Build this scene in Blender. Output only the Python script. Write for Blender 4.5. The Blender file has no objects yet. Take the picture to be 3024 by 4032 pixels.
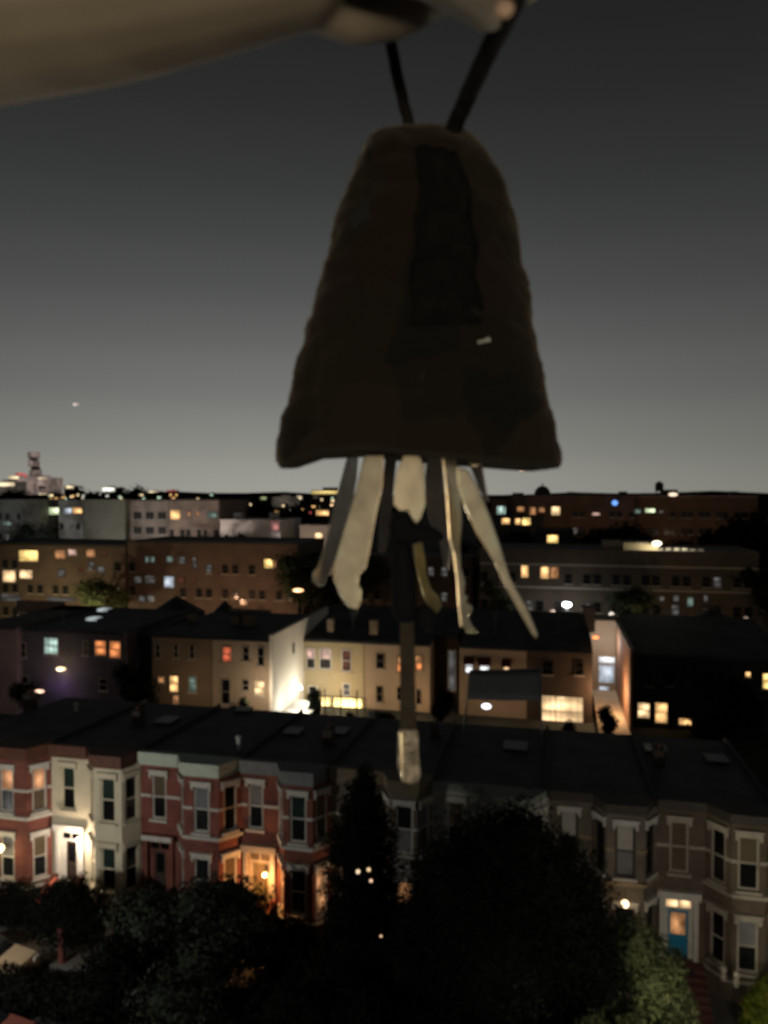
import bpy, math, random
from mathutils import Vector, Matrix, noise
import numpy as np
random.seed(7)
rnd = random.random
def U(a, b): return a + (b - a) * rnd()
SC = bpy.context.scene
COL = SC.collection

# ------------------------------------------------------------------ camera, sky, exposure
CAMZ = 22.0
YAW = math.radians(12.5)
PITCH = math.radians(-1.45)
FPX = 2950.0                                   # focal length in pixels of a 3024 x 4032 frame
cam_d = bpy.data.cameras.new('camera')
cam = bpy.data.objects.new('camera', cam_d); COL.objects.link(cam)
cam_d.sensor_fit = 'VERTICAL'; cam_d.sensor_height = 24.0; cam_d.lens = 24.0 * FPX / 4032.0
cam_d.clip_start = 0.01; cam_d.clip_end = 12000
cam.location = (0, 0, CAMZ)
CR = Matrix.Rotation(YAW, 4, 'Z') @ Matrix.Rotation(math.radians(90) + PITCH, 4, 'X')
cam.rotation_euler = CR.to_euler()
cam_d.dof.use_dof = True; cam_d.dof.focus_distance = 0.62; cam_d.dof.aperture_fstop = 6.0
SC.camera = cam

world = bpy.data.worlds.new("World"); SC.world = world; world.use_nodes = True
wn = world.node_tree; wn.nodes.clear()
def N(t, typ, **kw):
    n = t.nodes.new(typ)
    for k, v in kw.items(): setattr(n, k, v)
    return n
def math_node(t, op, a, b=None):
    n = N(t, 'ShaderNodeMath', operation=op)
    for i, v in enumerate((a, b)):
        if v is None: continue
        if hasattr(v, 'is_linked'): t.links.new(v, n.inputs[i])
        else: n.inputs[i].default_value = v
    return n.outputs[0]
tc = N(wn, 'ShaderNodeTexCoord'); sep = N(wn, 'ShaderNodeSeparateXYZ')
wn.links.new(tc.outputs['Generated'], sep.inputs[0])
ramp = N(wn, 'ShaderNodeValToRGB'); wn.links.new(sep.outputs['Z'], ramp.inputs[0])
stops = [(0.0, (.315, .311, .275)), (.047, (.262, .261, .235)), (.115, (.185, .187, .175)), (.18, (.138, .140, .134)),
         (.24, (.096, .099, .096)), (.304, (.069, .072, .070)), (.36, (.050, .053, .051)), (.44, (.034, .0355, .034)),
         (.51, (.025, .0265, .0255)), (1.0, (.012, .013, .0125))]
el = ramp.color_ramp.elements; ramp.color_ramp.interpolation = 'CARDINAL'
while len(el) < len(stops): el.new(0.5)
for e, (p, c) in zip(el, stops): e.position = p; e.color = (*c, 1)
# the city's glow is strongest towards the centre left of the view
dot = N(wn, 'ShaderNodeVectorMath', operation='DOT_PRODUCT')
wn.links.new(tc.outputs['Generated'], dot.inputs[0]); ga = YAW + math.radians(7)
dot.inputs[1].default_value = (-math.sin(ga), math.cos(ga), 0)
g = math_node(wn, 'POWER', math_node(wn, 'MAXIMUM', dot.outputs['Value'], 0.0), 7.0)
g = math_node(wn, 'ADD', math_node(wn, 'MULTIPLY', g, 0.50), 0.56)
bg = N(wn, 'ShaderNodeBackground'); wn.links.new(ramp.outputs[0], bg.inputs[0]); wn.links.new(g, bg.inputs[1])
sky = N(wn, 'ShaderNodeTexSky', sky_type='NISHITA', sun_disc=False)
sky.sun_elevation = math.radians(-6); sky.sun_rotation = math.radians(200)
bg2 = N(wn, 'ShaderNodeBackground'); wn.links.new(sky.outputs[0], bg2.inputs[0]); bg2.inputs[1].default_value = 0.01
add = N(wn, 'ShaderNodeAddShader'); wn.links.new(bg.outputs[0], add.inputs[0]); wn.links.new(bg2.outputs[0], add.inputs[1])
wo = N(wn, 'ShaderNodeOutputWorld'); wn.links.new(add.outputs[0], wo.inputs[0])
SC.view_settings.view_transform = 'Standard'; SC.view_settings.look = 'None'
SC.view_settings.exposure = 0; SC.view_settings.gamma = 1; SC.view_settings.use_curve_mapping = False
SC.render.engine = 'CYCLES'
SC.cycles.use_denoising = True; SC.cycles.max_bounces = 5; SC.cycles.diffuse_bounces = 2
SC.cycles.glossy_bounces = 3; SC.cycles.sample_clamp_indirect = 2.0
SC.cycles.use_light_tree = True

# ------------------------------------------------------------------ helpers
CRi = CR.to_3x3()
def ray(px, py):
    return CRi @ Vector(((px - 1512) / FPX, (2016 - py) / FPX, -1.0))
def at(px, py, Y):                              # point on the vertical plane y = Y
    d = ray(px, py); t = Y / d.y
    return Vector((d.x * t, Y, CAMZ + d.z * t))
def X(px, Y): return at(px, 1940, Y).x
def near(px, py, dep):                          # point at a given depth in front of the camera
    return Vector((0, 0, CAMZ)) + ray(px, py) * dep
def zpix(Z, px, Y): return at(px, Z, Y).z

def tag(o, label=None, cat=None, group=None, kind=None):
    if label: o['label'] = label
    if cat: o['category'] = cat
    if group: o['group'] = group
    if kind: o['kind'] = kind
    return o
def empty(name, loc, label, cat, group=None):
    o = bpy.data.objects.new(name, None); COL.objects.link(o); o.location = loc
    o.empty_display_size = .3
    return tag(o, label, cat, group)
def origin(o):
    v = Vector((0, 0, 0))
    while o is not None: v = v + Vector(o.location); o = o.parent
    return v

class MB:
    def __init__(s): s.v = []; s.f = []
    def quad(s, a, b, c, d):
        n = len(s.v); s.v += [Vector(a), Vector(b), Vector(c), Vector(d)]; s.f.append((n, n+1, n+2, n+3))
    def box(s, x0, x1, y0, y1, z0, z1):
        n = len(s.v)
        s.v += [Vector((x, y, z)) for z in (z0, z1) for y in (y0, y1) for x in (x0, x1)]
        s.f += [(n, n+2, n+3, n+1), (n+4, n+5, n+7, n+6), (n, n+1, n+5, n+4), (n+2, n+6, n+7, n+3), (n, n+4, n+6, n+2), (n+1, n+3, n+7, n+5)]
        return s
    def fbox(s, F, s0, s1, z0, z1, d0, d1):
        n = len(s.v)
        s.v += [F.p(a, z, d) for z in (z0, z1) for d in (d1, d0) for a in (s0, s1)]
        s.f += [(n, n+2, n+3, n+1), (n+4, n+5, n+7, n+6), (n, n+1, n+5, n+4), (n+2, n+6, n+7, n+3), (n, n+4, n+6, n+2), (n+1, n+3, n+7, n+5)]
        return s
    def prism(s, pts, z0, z1, z1b=None):
        n = len(s.v); k = len(pts)
        s.v += [Vector((p[0], p[1], z0)) for p in pts] + [Vector((p[0], p[1], z1)) for p in pts]
        s.f += [tuple(range(n, n+k))[::-1], tuple(range(n+k, n+2*k))]
        for i in range(k):
            j = (i+1) % k; s.f.append((n+i, n+j, n+k+j, n+k+i))
        return s
    def tube(s, pts, rad, seg=8, caps=True):
        pts = [Vector(p) for p in pts]; k = len(pts)
        if not hasattr(rad, '__len__'): rad = [rad]*k
        n = len(s.v); up = Vector((0.13, 0.2, 1)).normalized(); last = None
        for i, p in enumerate(pts):
            d = (pts[min(i+1, k-1)] - pts[max(i-1, 0)]).normalized()
            a = d.cross(up)
            if a.length < .05: a = d.cross(Vector((1, 0, 0)))
            if last is not None:
                a2 = last - d * last.dot(d)
                if a2.length > .05: a = a2
            a.normalize(); last = a; b = d.cross(a)
            for j in range(seg):
                t = 2*math.pi*j/seg
                s.v.append(p + (a*math.cos(t) + b*math.sin(t)) * rad[i])
        for i in range(k-1):
            for j in range(seg):
                j2 = (j+1) % seg
                s.f.append((n+i*seg+j, n+i*seg+j2, n+(i+1)*seg+j2, n+(i+1)*seg+j))
        if caps:
            s.f.append(tuple(n+j for j in range(seg))[::-1]); s.f.append(tuple(n+(k-1)*seg+j for j in range(seg)))
        return s
    def ball(s, c, r, seg=10, rings=6, sq=(1, 1, 1)):
        n = len(s.v); c = Vector(c)
        for i in range(rings+1):
            th = math.pi*i/rings
            for j in range(seg):
                ph = 2*math.pi*j/seg
                s.v.append(c + Vector((r*sq[0]*math.sin(th)*math.cos(ph), r*sq[1]*math.sin(th)*math.sin(ph), r*sq[2]*math.cos(th))))
        for i in range(rings):
            for j in range(seg):
                j2 = (j+1) % seg
                s.f.append((n+i*seg+j, n+(i+1)*seg+j, n+(i+1)*seg+j2, n+i*seg+j2))
        return s
    def build(s, name, m, parent=None, smooth=False):
        me = bpy.data.meshes.new(name); org = origin(parent) if parent is not None else Vector((0, 0, 0))
        me.from_pydata([v - org for v in s.v], [], s.f); me.materials.append(m)
        if smooth: me.polygons.foreach_set('use_smooth', [True]*len(me.polygons))
        o = bpy.data.objects.new(name, me); COL.objects.link(o)
        if parent is not None: o.parent = parent
        return o

class Fr:                                       # a vertical facade frame running from p0 to p1, facing the camera side
    def __init__(s, x0, y0, x1, y1):
        s.o = Vector((x0, y0, 0)); d = Vector((x1-x0, y1-y0, 0)); s.L = d.length; s.t = d.normalized(); s.n = Vector((s.t.y, -s.t.x, 0))
    def p(s, a, z, d=0): return s.o + s.t*a + s.n*d + Vector((0, 0, z))
    def hit(s, px, py):
        d = ray(px, py); c = Vector((0, 0, CAMZ)); k = (s.o - c).dot(s.n) / Vector((d.x, d.y, 0)).dot(s.n)
        q = c + d*k; return (q - s.o).dot(s.t), q.z
    def rect(s, px0, py0, px1, py1):
        s0, _ = s.hit(px0, (py0+py1)/2); s1, _ = s.hit(px1, (py0+py1)/2)
        _, z1 = s.hit((px0+px1)/2, py0); _, z0 = s.hit((px0+px1)/2, py1)
        return s0, s1, z0, z1

# ------------------------------------------------------------------ materials
MATS = {}
def mat(name, col, rough=.8, var=.25, scale=3.0, bump=0.0, metal=0.0, brick=None, spec=.3):
    if name in MATS: return MATS[name]
    m = bpy.data.materials.new(name); m.use_nodes = True; t = m.node_tree; b = t.nodes['Principled BSDF']
    b.inputs['Roughness'].default_value = rough; b.inputs['Metallic'].default_value = metal
    b.inputs['Specular IOR Level'].default_value = spec
    geo = N(t, 'ShaderNodeNewGeometry')
    nz = N(t, 'ShaderNodeTexNoise'); nz.inputs['Scale'].default_value = scale; nz.inputs['Detail'].default_value = 5
    t.links.new(geo.outputs['Position'], nz.inputs['Vector'])
    mr = N(t, 'ShaderNodeMapRange'); mr.inputs[1].default_value = .3; mr.inputs[2].default_value = .7
    mr.inputs[3].default_value = 1-var; mr.inputs[4].default_value = 1+var
    t.links.new(nz.outputs[0], mr.inputs[0])
    mx = N(t, 'ShaderNodeVectorMath', operation='SCALE'); t.links.new(mr.outputs[0], mx.inputs['Scale'])
    if brick:
        sp = N(t, 'ShaderNodeSeparateXYZ'); t.links.new(geo.outputs['Position'], sp.inputs[0])
        cb = N(t, 'ShaderNodeCombineXYZ'); t.links.new(math_node(t, 'ADD', sp.outputs[0], sp.outputs[1]), cb.inputs[0]); t.links.new(sp.outputs[2], cb.inputs[1])
        br = N(t, 'ShaderNodeTexBrick'); t.links.new(cb.outputs[0], br.inputs['Vector'])
        br.inputs['Color1'].default_value = (*col, 1); br.inputs['Color2'].default_value = (*[c*.72 for c in col], 1)
        br.inputs['Mortar'].default_value = (*brick, 1); br.inputs['Scale'].default_value = 1
        br.inputs['Brick Width'].default_value = .22; br.inputs['Row Height'].default_value = .075; br.inputs['Mortar Size'].default_value = .008
        t.links.new(br.outputs[0], mx.inputs[0])
    else: mx.inputs[0].default_value = col
    t.links.new(mx.outputs[0], b.inputs['Base Color'])
    if bump:
        bp = N(t, 'ShaderNodeBump'); bp.inputs['Strength'].default_value = bump; bp.inputs['Distance'].default_value = .02
        t.links.new(nz.outputs[0], bp.inputs['Height']); t.links.new(bp.outputs[0], b.inputs['Normal'])
    MATS[name] = m; return m
def lit(name, col, strength, var=.5, sample=False, folds=14.0):
    """a lit window: curtains and room light painted into its glow"""
    if name in MATS: return MATS[name]
    m = bpy.data.materials.new(name); m.use_nodes = True; t = m.node_tree; b = t.nodes['Principled BSDF']
    b.inputs['Base Color'].default_value = (.02, .02, .02, 1); b.inputs['Roughness'].default_value = .15
    tcn = N(t, 'ShaderNodeTexCoord'); oi = N(t, 'ShaderNodeObjectInfo')
    off = N(t, 'ShaderNodeCombineXYZ'); t.links.new(math_node(t, 'MULTIPLY', oi.outputs['Random'], 37.0), off.inputs[0]); t.links.new(oi.outputs['Random'], off.inputs[1])
    ad = N(t, 'ShaderNodeVectorMath', operation='ADD'); t.links.new(tcn.outputs['Generated'], ad.inputs[0]); t.links.new(off.outputs[0], ad.inputs[1])
    nz = N(t, 'ShaderNodeTexNoise'); nz.inputs['Scale'].default_value = 2.2; nz.inputs['Detail'].default_value = 3; t.links.new(ad.outputs[0], nz.inputs['Vector'])
    wv = N(t, 'ShaderNodeTexWave'); wv.bands_direction = 'X'; wv.inputs['Scale'].default_value = folds/6.0; wv.inputs['Distortion'].default_value = 1.5
    t.links.new(ad.outputs[0], wv.inputs['Vector'])
    mr = N(t, 'ShaderNodeMapRange'); mr.inputs[1].default_value = .32; mr.inputs[2].default_value = .68; mr.inputs[3].default_value = 1-var; mr.inputs[4].default_value = 1.15
    t.links.new(nz.outputs[0], mr.inputs[0])
    w2 = math_node(t, 'ADD', math_node(t, 'MULTIPLY', wv.outputs[1], .25), .8)
    sg = N(t, 'ShaderNodeSeparateXYZ'); t.links.new(tcn.outputs['Generated'], sg.inputs[0]); R = oi.outputs['Random']
    dx = math_node(t, 'SUBTRACT', sg.outputs[0], math_node(t, 'ADD', math_node(t, 'MULTIPLY', R, .6), .2))
    dz = math_node(t, 'SUBTRACT', sg.outputs[2], math_node(t, 'ADD', math_node(t, 'MULTIPLY', math_node(t, 'FRACT', math_node(t, 'MULTIPLY', R, 17.3)), .5), .3))
    d2 = math_node(t, 'ADD', math_node(t, 'MULTIPLY', dx, dx), math_node(t, 'MULTIPLY', dz, dz))
    hot = math_node(t, 'ADD', math_node(t, 'MULTIPLY', math_node(t, 'EXPONENT', math_node(t, 'MULTIPLY', d2, -7.0)), 1.1), .42)   # bright spot painted into the glow, as if from a room lamp
    st = math_node(t, 'MULTIPLY', math_node(t, 'MULTIPLY', math_node(t, 'MULTIPLY', mr.outputs[0], w2), strength), hot)
    b.inputs['Emission Color'].default_value = (*col, 1); t.links.new(st, b.inputs['Emission Strength'])
    if not sample: m.cycles.emission_sampling = 'NONE'
    MATS[name] = m; return m
def lamp_mat(name, col, strength):
    if name in MATS: return MATS[name]
    m = bpy.data.materials.new(name); m.use_nodes = True; b = m.node_tree.nodes['Principled BSDF']
    b.inputs['Emission Color'].default_value = (*col, 1); b.inputs['Emission Strength'].default_value = strength
    b.inputs['Base Color'].default_value = (.6, .6, .6, 1); m.cycles.emission_sampling = 'NONE'
    MATS[name] = m; return m

W = {
 'dark': mat('dark glass', (.012, .014, .015), .12, .3, 1.2, spec=.6),
 'black': mat('black glass', (.006, .006, .007), .2, .3, 1.2, spec=.3),
 'green': mat('greenish glass', (.02, .035, .03), .15, .4, 2.0, spec=.5),
 'blind': mat('pale window blind', (.36, .34, .31), .8, .12, 2.0),
 'blind2': mat('grey window blind', (.16, .16, .17), .8, .15, 2.0),
 'bronze': mat('brown blind', (.10, .075, .045), .8, .15, 2.0),
 'warm': lit('warm lit window', (1, .56, .22), 1.9),
 'cream': lit('cream lit window', (1, .66, .34), 1.7, .35),
 'peach': lit('peach curtain window', (1, .47, .22), .75, .35),
 'orange': lit('orange lit window', (1, .33, .11), 1.0, .3),
 'redlit': lit('red lit window', (1, .20, .09), .7, .5),
 'dimred': lit('dim red window', (.9, .25, .15), .10),
 'yellow': lit('yellow lit window', (1, .66, .22), 2.4, .5),
 'glow': lit('bright yellow kitchen window', (1, .72, .26), 5.0, .3),
 'dimorange': lit('dim orange window', (1, .46, .19), .55, .6),
 'cyan': lit('pale cyan window', (.66, .92, .82), .85, .3),
 'dimcyan': lit('dim pale green window', (.6, .85, .72), .24, .5),
 'white': lit('white lit window', (.92, .95, 1), 1.9, .4),
 'bluewhite': lit('bluish lit window', (.75, .84, .95), .85, .5),
 'grey': lit('dim grey window', (.8, .78, .74), .13, .6),
 'pinkish': lit('pinkish lit window', (1, .62, .5), .9, .7),
 'greenwhite': lit('greenish white window', (.85, 1, .6), 1.5, .3),
}
BR_RED = mat('red brick', (.19, .050, .040), .85, .25, 1.1, .2, brick=(.20, .11, .08))
BR_DEEP = mat('deep red brick', (.19, .055, .038), .85, .25, 1.1, .2, brick=(.16, .09, .07))
BR_BROWN = mat('brown brick', (.105, .076, .056), .85, .25, 1.1, .2, brick=(.14, .11, .08))
BR_TAUPE = mat('taupe painted brick', (.135, .115, .09), .85, .2, 1.3, .2)
CREAM = mat('cream painted brick', (.58, .525, .40), .8, .1, 1.4, .15)
GREYW = mat('light grey painted brick', (.36, .36, .325), .8, .12, 1.4, .15)
TRIM = mat('weathered white stone trim', (.48, .465, .43), .7, .15, 4)
TRIMW = mat('warm stone trim', (.34, .30, .25), .7, .15, 4)
TRIMD = mat('ochre stone band', (.26, .20, .12), .7, .2, 4)
CORN_R = mat('oxblood painted cornice', (.10, .04, .025), .6, .2, 3)
CORN_G = mat('pale green cornice', (.42, .48, .40), .6, .12, 3)
CORN_S = mat('slate grey cornice', (.15, .16, .16), .6, .15, 3)
CORN_B = mat('dark brown cornice', (.04, .032, .026), .6, .2, 3)
CORN_Y = mat('olive cornice', (.15, .12, .075), .6, .2, 3)
GREYC = mat('grey green cornice', (.22, .25, .21), .6, .15, 3)
ROOF = mat('black tar roof', (.075, .079, .081), .75, .35, .6, .3)
ROOF2 = mat('worn tar roof', (.058, .061, .064), .75, .4, .4, .3)
PAR = mat('dark parapet coping', (.035, .035, .036), .7, .2, 2)
BRONZE = mat('rust brown masonry', (.10, .052, .034), .8, .2, 2)
STOOP = mat('brownstone stoop', (.10, .042, .032), .85, .2, 2, .2)
STONEB = mat('beige stone', (.42, .33, .22), .8, .15, 2, .2)
BLUE = mat('blue painted door', (.02, .20, .34), .45, .12, 5)
DKDOOR = mat('dark wood door', (.05, .035, .028), .5, .2, 5)
TANDOOR = mat('olive glazed door', (.14, .12, .06), .5, .2, 3)
WHITEP = mat('white paint', (.72, .70, .66), .6, .06, 4)
IRON = mat('black iron', (.02, .02, .02), .5, .2, 8)
PIPE = mat('pale drainpipe paint', (.5, .5, .48), .5, .1, 4)

# ------------------------------------------------------------------ ground
MB().box(-4000, 4000, -60, 9000, -1.0, 0.0).build('ground', mat('dark city ground', (.03, .032, .028), .95, .4, .05), None)['kind'] = 'structure'
MB().box(-90, 70, 20.2, 30.0, .001, .006).build('road', mat('asphalt', (.028, .028, .03), .85, .25, 1.5), None)['kind'] = 'structure'
o = MB().box(-90, 70, 30.0, 34.7, .002, .14).build('pavement', mat('concrete pavement', (.085, .08, .075), .9, .2, .8), None); o['kind'] = 'structure'
o = MB().box(-90, 70, 30.0, 30.18, .145, .16).build('kerb', mat('granite kerb', (.11, .11, .105), .8, .15, 3), None); o['kind'] = 'structure'
o = MB().box(-140, 140, 93, 103, .001, .006).build('road', MATS['asphalt'], None); o['kind'] = 'structure'
o = MB().box(-140, 140, 103, 107.4, .002, .14).build('pavement', MATS['concrete pavement'], None); o['kind'] = 'structure'

def light(name, loc, col, power, r=.1, typ='POINT', rot=None, spot=None, size=None, parent=None):
    l = bpy.data.lights.new(name, typ); l.color = col; l.energy = power
    if typ == 'AREA': l.shape = 'RECTANGLE'; l.size, l.size_y = size
    else: l.shadow_soft_size = r
    if typ == 'SPOT': l.spot_size = spot; l.spot_blend = .6
    o = bpy.data.objects.new(name, l); COL.objects.link(o); o.location = loc
    if rot is not None: o.rotation_euler = rot
    return o

# ------------------------------------------------------------------ windows
def window(parent, F, s0, s1, z0, z1, kind, kind2=None, d=0.0, fw=.06, fm=None, lintel=None, sill=None, lm=None, rail=True, mull=0, lh=.24, lo=.12):
    fm = fm or TRIM
    m = MB()
    for a in ((s0, s0+fw, z0, z1), (s1-fw, s1, z0, z1)): m.fbox(F, a[0], a[1], a[2], a[3], d-.02, d+.05)
    m.fbox(F, s0+fw, s1-fw, z1-fw, z1, d-.02, d+.05); m.fbox(F, s0+fw, s1-fw, z0, z0+fw, d-.02, d+.05)
    zm = (z0+z1)/2
    if rail: m.fbox(F, s0+fw, s1-fw, zm-fw*.4, zm+fw*.4, d-.015, d+.045)
    for k in range(mull):
        sm = s0 + (s1-s0)*(k+1)/(mull+1); m.fbox(F, sm-fw*.35, sm+fw*.35, z0+fw, z1-fw, d-.015, d+.04)
    w = m.build('window', fm, parent)
    ks = (kind, kind2 or kind)
    if rail:
        MB().fbox(F, s0+fw, s1-fw, zm+fw*.4, z1-fw, d-.015, d+.012).build('pane', W[ks[0]], w)
        MB().fbox(F, s0+fw, s1-fw, z0+fw, zm-fw*.4, d-.015, d+.004).build('pane', W[ks[1]], w)
    else: MB().fbox(F, s0+fw, s1-fw, z0+fw, z1-fw, d-.015, d+.004).build('pane', W[ks[0]], w)
    if lintel:
        q = MB(); q.fbox(F, s0-lo, s1+lo, z1+.0, z1+lh, .002, .12); q.fbox(F, s0-lo-.05, s1+lo+.05, z1+lh, z1+lh+.06, .002, .18)
        for e in (s0-lo, s1+lo-.12): q.fbox(F, e, e+.12, z1-.16, z1, .002, .10)
        q.build('lintel', lm or TRIM, w)
    if sill: MB().fbox(F, s0-.1, s1+.1, z0-.12, z0, .002, .14).build('sill', lm or TRIM, w)
    return w

def skin(mb, F, s0, s1, z0, z1, holes, dep=.14):
    S = sorted({s0, s1, *[h[0] for h in holes], *[h[1] for h in holes]}); Z = sorted({z0, z1, *[h[2] for h in holes], *[h[3] for h in holes]})
    for a, b in zip(S, S[1:]):
        for c, e in zip(Z, Z[1:]):
            ms, mz = (a+b)/2, (c+e)/2
            if any(h[0] < ms < h[1] and h[2] < mz < h[3] for h in holes): continue
            mb.quad(F.p(a, c), F.p(b, c), F.p(b, e), F.p(a, e))
    for h in holes:
        a, b, c, e = h[:4]
        mb.quad(F.p(a, c), F.p(a, e), F.p(a, e, -dep), F.p(a, c, -dep)); mb.quad(F.p(b, c), F.p(b, c, -dep), F.p(b, e, -dep), F.p(b, e))
        mb.quad(F.p(a, e), F.p(b, e), F.p(b, e, -dep), F.p(a, e, -dep)); mb.quad(F.p(a, c), F.p(a, c, -dep), F.p(b, c, -dep), F.p(b, c))

# ------------------------------------------------------------------ front terrace
YA, YB = 34.9, 33.95
ZT = 8.05            # underside of the cornice
def row_house(label, p0, p1, bl, fl, fr_, br, wall, corn, trim, up, upb, ups, low, lowb, lows, door, lamp=None, bay_wall=None,
              band=None, corn_h=.62, entry=None, ac=False, lstyle=True, stoopm=None, fm=None, flat_x=None, rail_c=None, doorx=None, wide_st=0):
    """p0,p1: pixel columns of the party walls; bl, br: columns where the bay meets the wall; fl, fr_: columns of the bay front"""
    x0, x1 = X(p0, YA), X(p1, YA); xl, xr = X(bl, YA), X(br, YA); fx0, fx1 = X(fl, YB), X(fr_, YB)
    root = empty('row_house', (x0, YA, 0), label, 'house', 'two storey bay fronted houses of the front terrace')
    fm = fm or trim
    F0 = Fr(x0, YA, xl, YA); FL = Fr(xl, YA, fx0, YB); FF = Fr(fx0, YB, fx1, YB); FS = Fr(fx1, YB, xr, YA)
    segs = []
    mb = MB()
    # flat entry section
    fw = F0.L
    cx = fw*.47 if flat_x is None else flat_x
    hw = .40
    zu0, zu1, zl0, zl1 = 5.15, 7.45, 1.6, 3.85
    dx = cx if doorx is None else doorx
    up_h = (cx-hw, cx+hw, zu0, zu1); dr_h = (dx-.62, dx+.62, 1.3, 4.05)
    skin(mb, F0, 0, fw, 0, ZT, [up_h, dr_h])
    bh = []
    for F, u in ((FL, .34), (FF, .36), (FS, .34)):
        c = F.L/2; h = min(.42 if F is FF else .36, F.L*.34)
        hs = [(c-h, c+h, zu0, zu1), (c-h, c+h, zl0, zl1)]; bh.append(hs); skin(mb, F, 0, F.L, 0, ZT, hs)
    w_o = mb.build('wall', wall, root)
    core = MB().box(x0+.01, x1-.01, YA+.141, 44.6, 0, ZT)
    core.prism([(xl+.12, YA+.14), (fx0+.1, YB+.145), (fx1-.1, YB+.145), (xr-.12, YA+.14)], .02, ZT-.02)
    core.build('back_wall', BR_BROWN, root)
    # cornice
    c = MB(); zc = ZT+corn_h
    c.box(x0, xl, YA-.28, YA+.1, ZT+.1, zc); c.box(x0, xl, YA-.14, YA+.1, ZT-.08, ZT+.1)
    c.prism([(xl-.18, YA+.1), (fx0-.12, YB-.26), (fx1+.12, YB-.26), (xr+.0, YA+.1)], ZT+.1, zc-.003)
    c.prism([(xl-.06, YA+.1), (fx0-.05, YB-.12), (fx1+.05, YB-.12), (xr, YA+.1)], ZT-.08, ZT+.1)
    co = c.build('cornice', corn, root)
    # roof
    r = MB(); zr = zc-.12
    n = len(r.v); r.v += [Vector(v) for v in ((x0, YA+.1, zr-.3), (x1, YA+.1, zr-.3), (x1, 44.6, 8.12), (x0, 44.6, 8.12), (x0, YA+.1, zr), (x1, YA+.1, zr), (x1, 44.6, 8.16), (x0, 44.6, 8.16))]
    r.f += [(n, n+1, n+2, n+3), (n+4, n+7, n+6, n+5), (n, n+4, n+5, n+1), (n+3, n+2, n+6, n+7), (n, n+3, n+7, n+4), (n+1, n+5, n+6, n+2)]
    r.prism([(xl, YA+.1), (fx0, YB-.1), (fx1, YB-.1), (xr, YA+.1)], zr-.2, zr-.01)
    r.build('roof', ROOF, root)
    pm = MB(); pm.v += [Vector(v) for v in ((x1-.16, YA+.12, zr-.1), (x1, YA+.12, zr-.1), (x1, 44.6, 8.1), (x1-.16, 44.6, 8.1), (x1-.16, YA+.12, zr+.16), (x1, YA+.12, zr+.16), (x1, 44.6, 8.38), (x1-.16, 44.6, 8.38))]
    pm.f += [(0, 3, 2, 1), (4, 5, 6, 7), (0, 1, 5, 4), (3, 7, 6, 2), (0, 4, 7, 3), (1, 2, 6, 5)]
    pm.build('parapet', PAR, root)
    # windows
    D = -.10
    lk = dict(lintel=lstyle, sill=True, lm=trim, fm=fm, d=D, fw=.09)
    def ww(F, h, k): window(root, F, h[0], h[1], h[2], h[3], k[0], k[1], **lk)
    ww(F0, up_h, up)
    for i, (F, a, b) in enumerate(((FL, ups, lows), (FF, upb, lowb), (FS, ups, lows))):
        ww(F, bh[i][0], a); ww(F, bh[i][1], b)
    # bands round the bay and the flat
    bd = band or trim
    def bnd(F, a, b, z0, z1, d):
        if band is not False: MB().fbox(F, a, b, z0, z1, .002, d).build('stone_band', bd, root)
    for F in (FL, FF, FS): bnd(F, -.03, F.L+.03, 4.82, 4.98, .13); bnd(F, -.02, F.L+.02, 1.15, 1.3, .13)
    for F, h in ((F0, up_h), (FL, bh[0][0]), (FF, bh[1][0]), (FS, bh[2][0])):
        for a, b in ((0.0, h[0]-.02), (h[1]+.02, F.L)):
            if b > a: bnd(F, a, b, 6.28, 6.42, .05)
    # panel under bay windows
    # door and portal
    pr = MB(); a, b = dr_h[0], dr_h[1]
    pr.fbox(F0, a-.2, a, 1.3, 4.05, .002, .14); pr.fbox(F0, b, b+.2, 1.3, 4.05, .002, .14)
    pr.fbox(F0, a-.3, b+.3, 4.05, 4.38, .002, .26); pr.fbox(F0, a-.2, b+.2, 4.0, 4.05, .002, .16)
    pr.build('door_surround', entry or trim, root)
    dm = door['mat']
    q = MB(); wdt = .2 if (door.get('wide') or wide_st) else .30
    q.fbox(F0, a, b, 3.45, 3.55, -.13, -.05); q.fbox(F0, a, a+wdt, 1.3, 3.45, -.135, -.05); q.fbox(F0, b-wdt, b, 1.3, 3.45, -.135, -.05)
    q.fbox(F0, a, b, 3.97, 4.05, -.13, -.05); q.fbox(F0, a, a+.1, 3.55, 3.97, -.13, -.05); q.fbox(F0, b-.1, b, 3.55, 3.97, -.13, -.05); q.fbox(F0, (a+b)/2-.03, (a+b)/2+.03, 3.55, 3.97, -.13, -.05)
    fr = q.build('door_frame', entry or trim, root)
    for e0, e1 in ((a+.1, (a+b)/2-.03), ((a+b)/2+.03, b-.1)): MB().fbox(F0, e0, e1, 3.55, 3.97, -.13, -.09).build('transom_pane', W[door['transom']], fr)
    da, db = a+wdt, b-wdt
    d1 = MB(); d1.fbox(F0, da, db, 1.32, 2.32, -.13, -.09); d1.fbox(F0, da, da+.1, 2.32, 3.43, -.13, -.09); d1.fbox(F0, db-.1, db, 2.32, 3.43, -.13, -.09); d1.fbox(F0, da+.1, db-.1, 3.31, 3.43, -.13, -.09)
    d1.fbox(F0, da+.12, db-.12, 1.5, 2.2, -.09, -.07)
    dd = d1.build('door', dm, root)
    MB().fbox(F0, da+.1, db-.1, 2.32, 3.31, -.13, -.105).build('door_pane', W[door['glass']], dd)
    MB().ball(F0.p(db-.08, 2.2, -.06), .035, 8, 5).build('door_knob', mat('brass knob', (.5, .35, .12), .3, .1, 5, metal=1), dd)
    # stoop
    st = MB(); sm = stoopm or STOOP
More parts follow.
